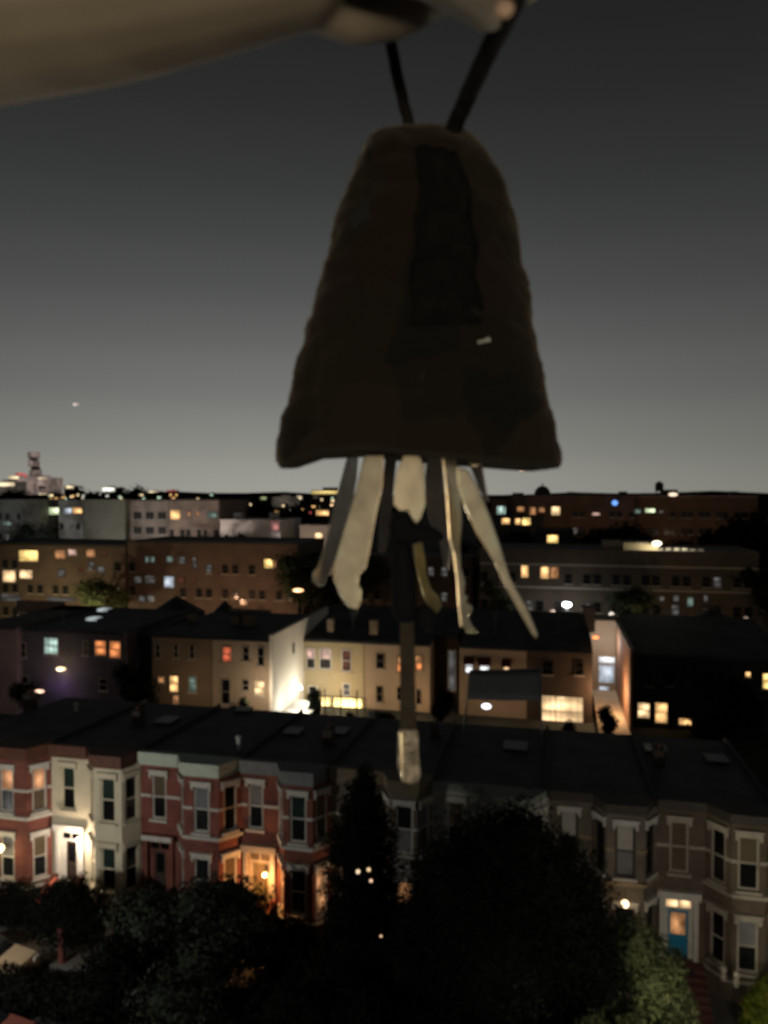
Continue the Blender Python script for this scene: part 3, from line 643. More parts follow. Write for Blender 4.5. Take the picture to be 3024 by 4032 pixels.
# ------------------------------------------------------------------ second row: rear fronts across the yards
PUR = mat('grey purple stucco', (.10, .088, .10), .85, .2, .5); TANW = mat('tan render', (.34, .27, .20), .85, .12, .5, .2); BRNW = mat('brown render', (.20, .145, .10), .85, .15, .5)
YELW = mat('yellow ochre clapboard', (.38, .31, .19), .8, .1, .5); TAN2 = mat('tan clapboard', (.36, .27, .19), .8, .12, .5); DKB = mat('dark brown brick', (.075, .05, .035), .85, .2, .8, brick=(.06, .045, .035))
MAUV = mat('mauve stucco', (.21, .15, .15), .85, .2, .5); WHITEW = mat('white painted side wall', (.72, .70, .64), .8, .06, .4, .15)
AWN = mat('dark red awning', (.10, .02, .018), .8, .15, 3)
G2 = 'rear facing houses of the middle row'
def rear_house(label, p0, p1, Y, ez, wall, wins, depth_to=None, rz=None, extra=None, fmat=None, roofm=None):
    left = p1 <= 1060; depth_to = 79.0 if left else 86.0; rz = 8.55 if left else 8.7
    x0, x1 = X(p0, Y), X(p1, Y); F = Fr(x0, Y, x1, Y); e = empty('row_house', (x0, Y, 0), label, 'house', G2)
    MB().box(x0+.01, x1-.01, Y, depth_to, 0, ez).build('wall', wall, e)
    r = MB(); r.v += [Vector(v) for v in ((x0, Y-.15, ez), (x1, Y-.15, ez), (x1, depth_to, ez), (x0, depth_to, ez), (x0, Y-.15, ez+.18), (x1, Y-.15, ez+.18), (x1, depth_to, rz), (x0, depth_to, rz))]
    r.f += [(0, 3, 2, 1), (4, 5, 6, 7), (0, 1, 5, 4), (3, 7, 6, 2), (0, 4, 7, 3), (1, 2, 6, 5)]
    r.build('roof', roofm or ROOF2, e)
    MB().fbox(F, 0, F.L, ez-.1, ez+.05, .152, .25).build('gutter', PAR, e)
    MB().box(x1-.14, x1, Y+.5, depth_to, ez+.1, ez+.15).build('party_coping', PAR, e)
    for w in wins:
        a = F.rect(*w[:4]); k = w[4]; k2 = w[5] if len(w) > 5 else None; aw = w[6] if len(w) > 6 else None
        wd = window(e, F, a[0], a[1], a[2], a[3], k, k2, d=.03, fw=.07, fm=fmat or TRIMW, rail=(a[3]-a[2]) > 1.0, mull=(2 if a[1]-a[0] > 1.6 else 0), sill=True, lm=TRIMW)
        if aw:
            m = MB(); s0, s1, z = a[0]-.1, a[1]+.1, a[3]+.35
            m.v += [F.p(s0, z, .03), F.p(s1, z, .03), F.p(s1, z-.55, .7), F.p(s0, z-.55, .7), F.p(s0, z-.7, .7), F.p(s1, z-.7, .7), F.p(s0, z-.7, .03), F.p(s1, z-.7, .03)]
            m.f += [(0, 1, 2, 3), (3, 2, 5, 4), (0, 3, 4, 6), (1, 7, 5, 2)]; m.build('awning', AWN, wd)
    return e, F
Y1, Y2 = 65.0, 73.8
E1 = 8.35; E2 = 6.75
B0, _ = rear_house('mauve rear wall at the left edge of the middle row', -120, 58, Y1-.8, 8.6, MAUV, [(-60, 2560, -20, 2640, 'dark')])
B1, F1 = rear_house('grey purple house with one pale cyan window and a pair of orange windows', 58, 470+12, Y1, E1, PUR,
  [(174, 2509, 231, 2577, 'cyan'), (374, 2521, 420, 2581, 'orange'), (431, 2523, 477, 2591, 'orange'), (75, 2530, 104, 2590, 'black'), (327, 2522, 350, 2580, 'bronze'), (75, 2660, 115, 2720, 'black'), (390, 2670, 425, 2720, 'black')])
B1b, _ = rear_house('unlit black house in the gap between the purple and brown rear walls', 484, 592, Y1+2.4, E1-.5, mat('near black brick', (.03, .03, .032), .9, .2, 1), [(520, 2560, 548, 2620, 'black')])  # near-black brick colour over the whole house
B2, F2 = rear_house('brown rear house with three small dark windows above and lit ground floor windows', 594, 830, Y1, E1, BRNW,
  [(613, 2533, 633, 2590, 'black'), (684, 2535, 704, 2590, 'black'), (746, 2537, 768, 2594, 'black'), (622, 2662, 650, 2690, 'dimorange'), (668, 2659, 704, 2725, 'warm'), (743, 2661, 776, 2726, 'dimcyan'), (680, 2736, 706, 2774, 'dimorange')])
B3, F3 = rear_house('tan rear house with a red lit window, left of the white side wall', 832, 1060, Y1, E1, TANW,
  [(876, 2545, 914, 2608, 'redlit'), (956, 2545, 984, 2602, 'black'), (1014, 2547, 1043, 2621, 'black'), (872, 2672, 908, 2773, 'black'), (955, 2674, 982, 2720, 'black'), (1001, 2678, 1043, 2740, 'cream')])
# white side wall
xw = X(1063, Y1)
e = empty('side_wall', (xw, Y1, 0), 'tall white painted side wall lit by a floodlight, between the tan and yellow houses', 'wall')
MB().box(xw, xw+.3, Y1-.3, 82.5, 0, 8.85).build('wall_face', WHITEW, e); MB().box(xw-.05, xw+.35, Y1-.35, 82.55, 8.85, 8.95).build('coping', TRIM, e)
Fw = None
m = MB().box(xw+.3, xw+.36, 70.2, 70.6, 6.1, 7.1).build('vent_slot', PAR, e)
yl = 71.2
m = MB().ball((xw+.75, yl, 2.45), .16, 10, 8).build('floodlight', lamp_mat('white floodlight', (1, 1, .98), 30), e, True); MB().tube([(xw+.3, yl, 2.5), (xw+.7, yl, 2.55)], .03, 6).build('lamp_arm', IRON, m)
light('flood_light', (xw+2.6, yl-.9, 2.45), (1, .94, .78), 330, .2)
light('wall_fill_light', (xw+2.2, 66.6, 2.0), (1, .92, .74), 260, .3)  # second light without a fixture, added to brighten the wall's near end
# deck below the floodlight
e = empty('porch_deck', (xw+.4, 68, 0), 'lit pale porch roof at the foot of the white side wall', 'porch')
MB().box(xw+.32, xw+3.2, 66.5, 71.0, 1.15, 1.27).build('deck_roof', WHITEP, e)
for (a, b) in ((.5, 66.6), (3.0, 66.6), (.5, 70.8), (3.0, 70.8)): MB().box(xw+a, xw+a+.12, b, b+.12, 0, 1.15).build('post', WHITEP, e)
B4, F4 = rear_house('yellow lit rear house with white framed upper windows, right of the white side wall', 1184, 1432, Y2, E2, YELW,
  [(1207, 2553, 1242, 2632, 'pinkish', 'black'), (1258, 2553, 1305, 2634, 'pinkish', 'black'), (1346, 2559, 1384, 2643, 'dimred', 'dimred'), (1215, 2700, 1250, 2750, 'black'), (1350, 2690, 1380, 2740, 'grey')], fmat=WHITEP)
B5, F5 = rear_house('ochre rear house with two narrow orange lit windows, behind the hanging metal tag', 1434, 1694, Y2, E2, TAN2,
  [(1481, 2572, 1514, 2632, 'black'), (1563, 2580, 1592, 2651, 'dimorange', 'orange'), (1630, 2578, 1663, 2640, 'dimorange', 'orange'), (1481, 2700, 1508, 2765, 'black'), (1563, 2703, 1590, 2757, 'black'), (1636, 2711, 1660, 2773, 'black')], fmat=BRNW)
B5b, _ = rear_house('narrow unlit house behind the hanging keys, left of the red awnings', 1696, 1808, Y2+3, E2+.4, DKB, [(1764, 2560, 1796, 2720, 'grey')], fmat=WHITEP)
B6, F6 = rear_house('tan house with three dark red awnings over lit upper windows', 1810, 2078, Y2, E2, TAN2,
  [(1831, 2598, 1863, 2650, 'white', None, 1), (1888, 2602, 1929, 2648, 'white', None, 1), (1980, 2608, 2007, 2645, 'cream', None, 1), (1900, 2700, 1950, 2750, 'black')])
B7, F7 = rear_house('dark brown house with one wide cream lit ground floor window', 2080, 2338, Y2, E2, DKB,
  [(2135, 2602, 2178, 2656, 'black'), (2264, 2604, 2298, 2658, 'black'), (2132, 2740, 2298, 2862, 'cream')], fmat=CORN_B)
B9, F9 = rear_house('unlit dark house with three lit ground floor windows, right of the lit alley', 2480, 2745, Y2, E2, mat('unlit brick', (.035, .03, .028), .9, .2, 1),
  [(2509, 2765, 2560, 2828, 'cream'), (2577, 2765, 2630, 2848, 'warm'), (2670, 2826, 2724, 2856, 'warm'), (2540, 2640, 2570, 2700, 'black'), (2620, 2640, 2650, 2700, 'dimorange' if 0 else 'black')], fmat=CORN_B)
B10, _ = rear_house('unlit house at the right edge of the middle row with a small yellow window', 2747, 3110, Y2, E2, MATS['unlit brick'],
  [(2932, 2643, 2958, 2668, 'warm'), (3000, 2650, 3040, 2714, 'yellow'), (2820, 2640, 2850, 2690, 'black')], fmat=CORN_B)
for (F, r, mt, par, nm) in ((F4, (1250, 2742, 1305, 2812), 'glow', B4, 'pane'), (F4, (1312, 2744, 1430, 2818), 'glow', B4, 'pane')):
    a = F.rect(*r); window(par, F, a[0], a[1], a[2], a[3], mt, None, d=.03, fw=.06, fm=CORN_B, rail=False, mull=1 if r[0] < 1300 else 3)
# the lit alley between the dark houses
xa0, xa1 = X(2352, Y2), X(2478, Y2)
e = empty('alley_building', (xa0, 84, 0), 'tan wall closing the lit alley, with bright white windows', 'building')
F = Fr(xa0-1, 84, xa1+3.5, 84); MB().box(xa0-1, xa1+3.5, 84, 88, 0, 8.2).build('wall', TANW, e)
for r, k in (((2356, 2585, 2422, 2612), 'white'), ((2356, 2616, 2420, 2690), 'bluewhite'), ((2358, 2700, 2400, 2735), 'bluewhite')):
    a = F.rect(*r); window(e, F, a[0], a[1], a[2], a[3], k, None, d=.03, fw=.05, rail=False, mull=0)
e = empty('side_wall', (xa1, 70, 0), 'warm lit red brown side wall on the right of the alley', 'wall')
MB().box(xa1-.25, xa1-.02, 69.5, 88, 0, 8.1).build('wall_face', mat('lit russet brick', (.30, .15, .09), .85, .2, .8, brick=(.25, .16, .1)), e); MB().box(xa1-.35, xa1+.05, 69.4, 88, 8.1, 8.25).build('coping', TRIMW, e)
e = empty('yard_floor', (xa0, 70, 0), 'peach lit terrace floor at the bottom of the alley', 'terrace')
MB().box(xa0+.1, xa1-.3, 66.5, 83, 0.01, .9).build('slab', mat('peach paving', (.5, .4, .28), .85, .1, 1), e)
light('alley_light', (X(2400, 72), 73.0, 3.4), (1, .62, .34), 800, .2); light('alley_top_light', (X(2400, 80), 81.0, 6.4), (1, .95, .9), 260, .2)
lp = at(2345, 2510, Y2-.3); e = empty('wall_lamp', lp, 'small red orange lamp at the roof corner above the lit alley', 'lamp'); MB().ball(lp, .22, 10, 6, (1.4, 1, .6)).build('globe', lamp_mat('red orange lamp', (1, .22, .05), 3), e, True); MB().box(lp.x-.05, lp.x+.05, lp.y, lp.y+.3, lp.z-.05, lp.z+.05).build('bracket', IRON, e)
def globe(px, py, Y, r, col, s, power, label, name='wall_lamp', back=None, sq=(1, 1, 1)):
    p = at(px, py, Y); e = empty(name, p, label, 'lamp'); MB().ball(p, r, 12, 8, sq).build('globe', lamp_mat('glow %s %s' % (col, s), col, s), e, True)
    MB().tube([p+Vector((0, .02, r*sq[2])), p+Vector((0, .25, r*sq[2]+.1)), p+Vector((0, back or .5, r*sq[2]+.1))], .03, 6).build('bracket', IRON, e)
    if power: light('lamp_light', p+Vector((0, -r-.15, -.05)), col, power, max(r, .1))
globe(1915, 2781, 60.0, .28, (.9, .9, 1), 2.5, 0, 'white lamp under the grey canopy', back=1.0, sq=(1.4, 1, .8))
globe(240, 2634, Y1-.6, .34, (1, .74, .42), 1.8, 60, 'warm lamp on the purple wall under the cyan window', sq=(1.5, 1, .6))
globe(156, 2722, Y1-3, .26, (1, .62, .42), 1.5, 20, 'low pinkish lamp below the purple wall', back=3, sq=(1.9, 1, .6))
light('violet_light', at(215, 2700, Y1-1.2), (.35, .2, .9), 38, .3)
globe(330, 2990+500, 34, .01, (1, 1, 1), 0.01, 0, 'x') if 0 else None
# warm yard lamps washing the yellow and tan rear walls
for (px, py, Y, col, p_) in ((1330, 2745, Y2-3.2, (1, .74, .44), 380), (1620, 2760, Y2-3.0, (1, .68, .38), 180), (1020, 2740, Y1-2.5, (1, .78, .55), 330), (700, 2740, Y1-3.5, (1, .7, .4), 90), (1950, 2770, Y2-3.5, (1, .7, .45), 90), (2215, 2800, Y2-2.5, (1, .7, .42), 40), (20, 2650, Y1-5, (1, .7, .6), 50)):
    light('yard_light', at(px, py, Y), col, p_, .25)
# clutter in the yards
def box_chimney(px, py, Y, w, h, m, label, name='chimney', cat='chimney'):
    d = ray(px, py); zr_ = 8.4 if px < 1062 else 8.1; tt_ = (zr_+h-CAMZ)/d.z; Y = d.y*tt_; p = at(px, py, Y); h += .5; e = empty(name, (p.x, Y, p.z-h), label, cat, 'chimneys on the middle row roofs'); MB().box(p.x-w/2, p.x+w/2, Y, Y+w, p.z-h, p.z).build('stack', m, e); MB().box(p.x-w/2-.06, p.x+w/2+.06, Y-.06, Y+w+.06, p.z, p.z+.12).build('cap', PAR, e)
    for k in (-.2, .2): MB().tube([(p.x+k*w, Y+w/2, p.z+.1), (p.x+k*w, Y+w/2, p.z+.4)], .1, 8).build('pot', BRONZE, e)
CH = mat('dim tan chimney brick', (.22, .16, .11), .85, .2, 3, brick=(.2, .16, .12))
box_chimney(925, 2425, 80, .9, 1.1, CH, 'left chimney of a close pair on the roof left of the white side wall'); box_chimney(975, 2420, 81, 1.1, 1.3, CH, 'right chimney of a close pair on the roof left of the white side wall')
box_chimney(752, 2415, 82, .8, 1.0, CH, 'lone small chimney on the roof over the brown rear house'); box_chimney(1470, 2445, 79, .8, .9, CH, 'small chimney on the roof over the ochre house'); box_chimney(1300, 2440, 80, .7, .8, CH, 'small chimney on the roof right of the white side wall')
box_chimney(2318, 2395, 84, 1.3, 2.0, PAR, 'black chimney stack above the left side of the alley')
def roof_light(px, py, Y, w, label):
    d = ray(px, py); Y = d.y*(8.75-CAMZ)/d.z; p = at(px, py, Y); e = empty('skylight', p, label, 'skylight', 'skylights on the middle row roofs'); MB().box(p.x-w/2, p.x+w/2, p.y-.5, p.y+.5, p.z-.5, p.z).build('curb', PAR, e)
    MB().box(p.x-w/2, p.x+w/2, p.y-.52, p.y+.5, p.z, p.z+.06).build('glass_lid', lit('lit skylight', (.8, .9, .92), .55, .3), e); MB().box(p.x-w/2, p.x+w/2, p.y-.56, p.y-.5, p.z-.3, p.z).build('front_glass', MATS['lit skylight'], e)
roof_light(413, 2398, 84, 1.3, 'pale lit skylight higher on the roof of the purple house'); roof_light(371, 2433, 79, 1.3, 'brighter lit skylight nearer on the roof of the purple house')
# hipped turret tops on the street side
def turret(px, py, Y, w, label):
    p = at(px, py, Y); e = empty('turret_roof', (p.x, Y, p.z-3), label, 'turret', 'dark peaked turret roofs of the middle row'); m = MB(); b = p.z-2.2
    ring = [Vector((p.x+w*math.cos(t*math.pi/4), Y+w*math.sin(t*math.pi/4), b)) for t in range(8)]; m.v += ring+[Vector((p.x, Y, p.z))]
    m.f += [(i, (i+1) % 8, 8) for i in range(8)]+[tuple(range(7, -1, -1))]; m.build('roof', ROOF2, e); MB().prism([(q.x*.97+p.x*.03, q.y*.97+Y*.03) for q in ring], 0, b-.003).build('wall', DKB, e); MB().tube([p, p+Vector((0, 0, .5))], .05, 6).build('finial', IRON, e)
turret(695, 2344, 81.5, 3.6, 'dark peaked turret roof before the brown apartment block'); turret(885, 2362, 81.5, 2.2, 'smaller dark turret roof left of the white side wall'); turret(2470, 2395, 89, 3.0, 'dark turret roof right of the alley'); turret(2800, 2400, 88, 5.5, 'broad dark turret roof at the right of the middle row')
turret(1690, 2395, 89, 3.0, 'dark turret roof behind the hanging keys'); turret(2700, 2420, 90, 3.2, 'small dark turret before the broad one on the right')
x0, x1 = X(900, 79.1), X(1062, 79.1); e = empty('roof_parapet', (x0, 79.1, 8), 'pale parapet strip along the street edge of the tan house roofs', 'parapet'); MB().box(x0, x1, 79.02, 79.4, 7.5, 8.85).build('coping', mat('dim beige stucco', (.3, .24, .17), .85, .15, 1), e)
x0, x1 = X(60, 79.1), X(250, 79.1); e = empty('roof_parapet', (x0, 79.1, 8), 'pinkish parapet strip behind the purple house roof', 'parapet'); MB().box(x0, x1, 79.02, 79.4, 7.5, 8.95).build('coping', mat('dim pink stucco', (.28, .18, .14), .85, .15, 1), e)
for i, (px, py, lab) in enumerate(((250, 2440, 'thin aerial on the purple house roof'), (640, 2430, 'thin aerial on the roof over the brown rear house'), (1030, 2440, 'thin aerial near the white side wall'), (1390, 2440, 'thin aerial on the roof above the yellow lit house'), (1950, 2450, 'thin aerial on the roof above the red awnings'), (2200, 2455, 'thin aerial on the roof above the wide cream window'))):
    d = ray(px, py+25); Y = d.y*((8.45 if px < 1062 else 8.1)-CAMZ)/d.z; p = at(px, py+25, Y); e = empty('aerial', p, lab, 'aerial', 'aerials on the middle row roofs'); H_ = 1.6+.3*(i % 3)
    MB().tube([p-Vector((0, 0, .6)), p+Vector((0, 0, H_))], .035, 5).build('mast', GREYM, e)
    for k in range(4): w = .5-.09*k; MB().tube([p+Vector((-w, 0, H_-.1-.22*k)), p+Vector((w, 0, H_-.1-.22*k))], .02, 4).build('rod', GREYM, e)
# yard plants and sheds
for (px, py, Y, w, h, lab, mm, sd) in ((1235, 2690, 68.5, 1.5, 5.2, 'slim dark yard tree before the yellow lit windows', G_BLACK, 31), (530, 2600, 62, 4.2, 6.8, 'black yard tree between the purple and brown rear houses', G_BLACK, 32), (95, 2660, 62, 2.6, 4.6, 'dark bush below the purple wall', G_BLACK, 33),
     (1500, 2790, 66, 2.4, 3.2, 'dark bush right of the yellow lit windows', G_DARK, 34), (1740, 2700, 66, 2.4, 5.5, 'dark tree behind the hanging keys in the yards', G_BLACK, 35), (2230, 2840, 60, 1.6, 3.4, 'dark shrub before the wide cream window', G_BLACK, 36), (2390, 2760, 68, 1.8, 3.4, 'dark bush inside the lit alley', G_BLACK, 37),
     (940, 2745, 62, 2.0, 3.2, 'dark bush before the tan rear house', G_DARK, 38), (650, 2760, 60, 3.5, 3.6, 'dark bushes below the lit ground floor of the brown house', G_BLACK, 39), (2860, 2640, 63, 6, 9.4, 'large black yard tree at the right side', G_BLACK, 40), (1120, 2800, 61, 2.4, 2.6, 'low dark bush below the porch', G_BLACK, 41), (1385, 2800, 68, .9, 2.7, 'small bush against the yellow lit windows', G_BLACK, 42)):
    p = at(px, py, Y); h = max(1.2, p.z); tree('yard_tree', (p.x, Y, 0), h, round_blobs(w, w*.8, .3 if h < 4 else h*.25, h, 5, sd), 1300 if h < 5 else 2600, .12, mm, lab, 'tree', 'trees and bushes in the back yards', sd, .1)
# yard fence and clothesline frame before the yellow house
p0, p1 = at(1250, 2740, 69), at(1440, 2760, 69); e = empty('deck_railing', (p0.x, 69, 2), 'thin dark deck railing before the yellow lit wall', 'railing')
MB().box(p0.x, p1.x, 69, 69.08, p0.z-.05, p0.z+.05).build('rail', IRON, e); MB().box(p0.x, p1.x, 69, 69.08, p0.z-1.0, p0.z-.93).build('rail', IRON, e)
for i in range(13): x = p0.x+(p1.x-p0.x)*i/12; MB().box(x-.03, x+.03, 69.01, 69.07, p0.z-.93 if i % 4 else 0, p0.z-.05).build('baluster', IRON, e)
for i in range(3): x = p0.x+(p1.x-p0.x)*(.15+.33*i); MB().box(x-.06, x+.06, 69.1, 69.2, 0, p0.z+.7).build('post', IRON, e)

# ------------------------------------------------------------------ apartment blocks further back
AP1 = mat('brown apartment brick', (.105, .072, .055), .85, .2, .4, brick=(.11, .09, .07)); AP2 = mat('umber apartment brick', (.10, .070, .055), .85, .2, .4, brick=(.12, .09, .07)); AP3 = mat('dull brown apartment brick', (.085, .065, .048), .85, .2, .4, brick=(.09, .075, .06))
PALE1 = mat('pale grey render', (.26, .25, .225), .85, .3, .3); PALE2 = mat('olive grey blank wall', (.125, .12, .095), .85, .1, .3); PALE3 = mat('pinkish grey stone', (.20, .165, .145), .85, .35, .3); TANB = mat('brownish block', (.19, .145, .12), .85, .35, .3)
WHB = mat('white rendered wall', (.55, .5, .48), .8, .1, .3); FARB = mat('far brown brick', (.085, .052, .033), .85, .2, .3)
def block(name, label, cat, p0, p1, ptop, Y, dep, wall, lits=(), cols=0, zs=(), ww=1.1, wh=1.5, dk='black', parapet=.25, group=None, cornice=None, skip=(), sillm=None, base=0, fm=None, band=None):
    x0, x1 = X(p0, Y), X(p1, Y); ztop = at((p0+p1)/2, ptop, Y).z; F = Fr(x0, Y, x1, Y)
    e = empty(name, (x0, Y, base), label, cat, group)
    MB().box(x0, x1, Y, Y+dep, base, ztop-.3).build('wall', wall, e); MB().box(x0+.3, x1-.3, Y+.3, Y+dep-.3, ztop-.298, ztop-.2).build('roof', ROOF2, e)
    m = MB()
    for a in ((x0, x1, Y-.12, Y+.28), (x0, x1, Y+dep-.28, Y+dep)): m.box(a[0]-.1, a[1]+.1, a[2], a[3], ztop-.297, ztop)
    for a in ((x0-.1, x0+.28), (x1-.28, x1+.1)): m.box(a[0], a[1], Y+.282, Y+dep-.282, ztop-.297, ztop-.003)
    m.build('parapet', cornice or wall, e)
    if band:
        for z in band: MB().fbox(F, 0, F.L, z, z+.22, .002, .08).build('stone_band', TRIMW, e)
    rects = []
    for l in lits:
        a = F.rect(*l[:4]); rects.append(a)
        window(e, F, a[0], a[1], a[2], a[3], l[4], l[5] if len(l) > 5 else None, d=.03, fw=.08, fm=fm or CORN_B, rail=(a[3]-a[2]) > 1.2 and l[4] in ('grey', 'dark'), mull=1 if a[1]-a[0] > 2.2 else 0)
    for z in zs:
        for i in range(cols):
            s = F.L*(i+.5)/cols + (.28 if i % 2 else -.28)
            a = (s-ww/2, s+ww/2, z, z+wh)
            if any(a[0] < r[1]+.15 and a[1] > r[0]-.15 and a[2] < r[3]+.15 and a[3] > r[2]-.15 for r in rects): continue
            k = dk if rnd() > .12 else 'grey'
            window(e, F, a[0], a[1], a[2], a[3], k, None, d=.03, fw=.08, fm=fm or CORN_B, rail=True, sill=True, lm=sillm or TRIMW)
    return e, F, ztop
YC = 110
C1, FC1, zc1 = block('apartment_building', 'brown brick apartment block at the left edge, several windows lit yellow', 'building', -60, 492, 2143, YC, 14, AP1,
  [(75, 2166, 151, 2211, 'yellow'), (215, 2164, 262, 2202, 'dimorange'), (267, 2161, 305, 2189, 'pinkish'), (339, 2162, 378, 2195, 'dimorange'), (402, 2168, 420, 2190, 'dimred'), (11, 2245, 63, 2293, 'cream'), (77, 2243, 129, 2279, 'cream'), (228, 2240, 258, 2274, 'grey'), (307, 2232, 326, 2254, 'dimred'), (384, 2229, 416, 2256, 'grey'), (5, 2340, 85, 2368, 'grey'), (185, 2350, 300, 2368, 'yellow' if 0 else 'grey')],
  11, (1.2, 5.1, 9.2), cornice=CORN_B, group='apartment blocks across the second street', dk='dark')
C2, FC2, zc2 = block('apartment_building', 'wide umber brick apartment block with dim grey windows, right of the green street tree', 'building', 500, 1172, 2134, YC, 14, AP2,
  [(570, 2189, 588, 2216, 'dimcyan'), (592, 2189, 611, 2216, 'dimcyan'), (655, 2189, 684, 2216, 'dimcyan'), (702, 2189, 732, 2220, 'grey'), (759, 2193, 775, 2243, 'grey'), (1039, 2200, 1076, 2238, 'yellow'), (1078, 2204, 1089, 2236, 'dimorange'),
   (528, 2268, 560, 2297, 'grey'), (570, 2265, 612, 2299, 'grey'), (646, 2268, 687, 2315, 'bluewhite', 'dimcyan'), (700, 2270, 732, 2301, 'dimred'), (759, 2270, 773, 2299, 'dimred'), (545, 2342, 575, 2370, 'grey'), (580, 2342, 610, 2370, 'pinkish' if 0 else 'grey'), (945, 2360, 975, 2385, 'dimorange')],
  13, (1.2, 5.3, 9.2), cornice=CORN_B, group='apartment blocks across the second street', dk='dark')
C3, FC3, zc3 = block('apartment_building', 'long dull brown apartment block on the right with an orange lit window pair', 'building', 1890, 2992, 2166, YC, 14, AP3,
  [(2051, 2225, 2082, 2276, 'warm'), (2127, 2230, 2163, 2280, 'orange' if 0 else 'warm'), (2166, 2230, 2202, 2280, 'dimorange', 'warm'), (2594, 2347, 2618, 2369, 'grey'), (2648, 2342, 2676, 2370, 'dimred' if 0 else 'grey'), (2703, 2350, 2732, 2389, 'bluewhite' if 0 else 'dimcyan'), (2769, 2342, 2790, 2371, 'grey')],
  19, (1.2, 5.0, 9.0), dk='black', group='apartment blocks across the second street', band=(8.3, 11.6), cornice=AP3)
C4, _, _ = block('apartment_building', 'middle brown block seen dimly behind the hanging keys', 'building', 1330, 1860, 2190, YC+6, 12, AP3, [(1335, 2305, 1352, 2330, 'dimred')], 8, (1.2, 5.0, 9.0), group='apartment blocks across the second street')
def on_roof(name, label, cat, p0, p1, py0, py1, Y, dep, m, z0=None):
    a, b = at(p0, py1, Y), at(p1, py0, Y); e = empty(name, (a.x, Y, a.z), label, cat); MB().box(a.x, b.x, Y, Y+dep, (a.z if z0 is None else z0), b.z).build('walls', m, e); MB().box(a.x-.1, b.x+.1, Y-.1, Y+dep+.1, b.z, b.z+.12).build('roof', mat('rooftop capping', (.2, .18, .15), .8, .2), e); return e
on_roof('roof_bulkhead', 'cream lit rooftop bulkhead on the long brown block', 'bulkhead', 2455, 2592, 2140, 2196, YC+3, 5, mat('cream stucco', (.5, .43, .3), .85, .1, .5)); on_roof('roof_bulkhead', 'low rounded tan bulkhead at the left end of the lit rooftop', 'bulkhead', 2376, 2450, 2134, 2196, YC+5, 4, TANW)
globe(2586, 2140, YC+2.2, .5, (1, .88, .6), 3.0, 500, 'bright oblong lamp on the rooftop bulkhead corner', back=.8, sq=(1.3, 1, .7))
a, b = at(2600, 2188, YC+4), at(2760, 2160, YC+4)
e = empty('roof_fence', (a.x, YC+4, a.z), 'row of lit white posts and panels along the rooftop edge', 'fence')
for i in range(6): x = a.x+(b.x-a.x)*i/5; MB().box(x-.35, x+.35, YC+4, YC+4.2, a.z-.6, b.z-.15*(i > 3)).build('panel', WHITEW, e)
MB().box(a.x, b.x, YC+4.21, YC+4.26, b.z-.25, b.z-.12).build('rail', IRON, e)
light('rooftop_light', at(2690, 2165, YC+2.2), (1, .85, .6), 160, .3)
# visible white street lamp
p = at(2232, 2380, 104.0); e = street_lamp((p.x, 104.0, 0), p.z, 0.0, (.95, 1, 1), 2600, 'bright white street lamp standing before the long brown block', head=(.62, .36), glow=8)
# other lamps of that street, low behind the roofs of the middle row
for px, pw, col, yy in ((60, 4200, (1, .78, .42), 98), (300, 2000, (1, .85, .5), 98), (640, 1800, (1, .55, .32), 97), (930, 2400, (1, .62, .36), 98), (1500, 300, (1, .6, .4), 97), (2560, 800, (1, .72, .4), 98), (2900, 160, (1, .7, .45), 98)):
    x = X(px, yy); e = street_lamp((x, yy, 0), 3.6, 0.3, col, pw, {60: 'low street lamp behind the roofs at the left edge', 300: 'low street lamp left of the green street tree', 640: 'low street lamp before the left part of the umber block', 930: 'low street lamp before the right part of the umber block', 1500: 'low street lamp behind the hanging tag', 2560: 'low street lamp right of the alley', 2900: 'low street lamp at the right end of the long brown block'}[px], head=(.2, .08), glow=2)
globe(1174, 2324, 100, .55, (1, .55, .25), 2.0, 120, 'orange oblong lamp in the trees right of the umber block', back=.9, sq=(1.5, 1, .45))
globe(2176, 2420, 106, .62, (1, .58, .34), 1.0, 0, 'round peach light by the white street lamp', back=2, sq=(1, 1, 1))
globe(2937, 2442, 100, .4, (1, .75, .55), .7, 0, 'small dim pinkish lamp at the right below the long block', back=.8)
globe(2408, 2420, 104, .35, (1, .85, .7), 1.0, 0, 'small pale lamp above the alley', back=.8)
# shop signs by the street tree
def sign(px0, py0, px1, py1, Y, m, label):
    a, b = at(px0, py1, Y), at(px1, py0, Y); e = empty('shop_sign', (a.x, Y, a.z), label, 'sign', 'lit shop signs'); MB().box(a.x, b.x, Y, Y+.12, a.z, b.z).build('face', m, e); m2 = MB(); 
    m2.box(a.x-.08, b.x+.08, Y+.122, Y+.3, a.z-.08, b.z+.08).build('housing', IRON, e)
sign(366, 2339, 404, 2351, 106, lit('cyan sign', (.35, .9, .95), .95, .2), 'small cyan lit shop sign under the green street tree'); sign(427, 2329, 460, 2341, 106, lit('green sign', (.1, .9, .15), .75, .4), 'green lit shop sign beside the cyan one'); sign(430, 2344, 460, 2360, 106, lit('cream sign', (.95, .8, .4), .7, .5), 'cream lit shop sign below the green one')

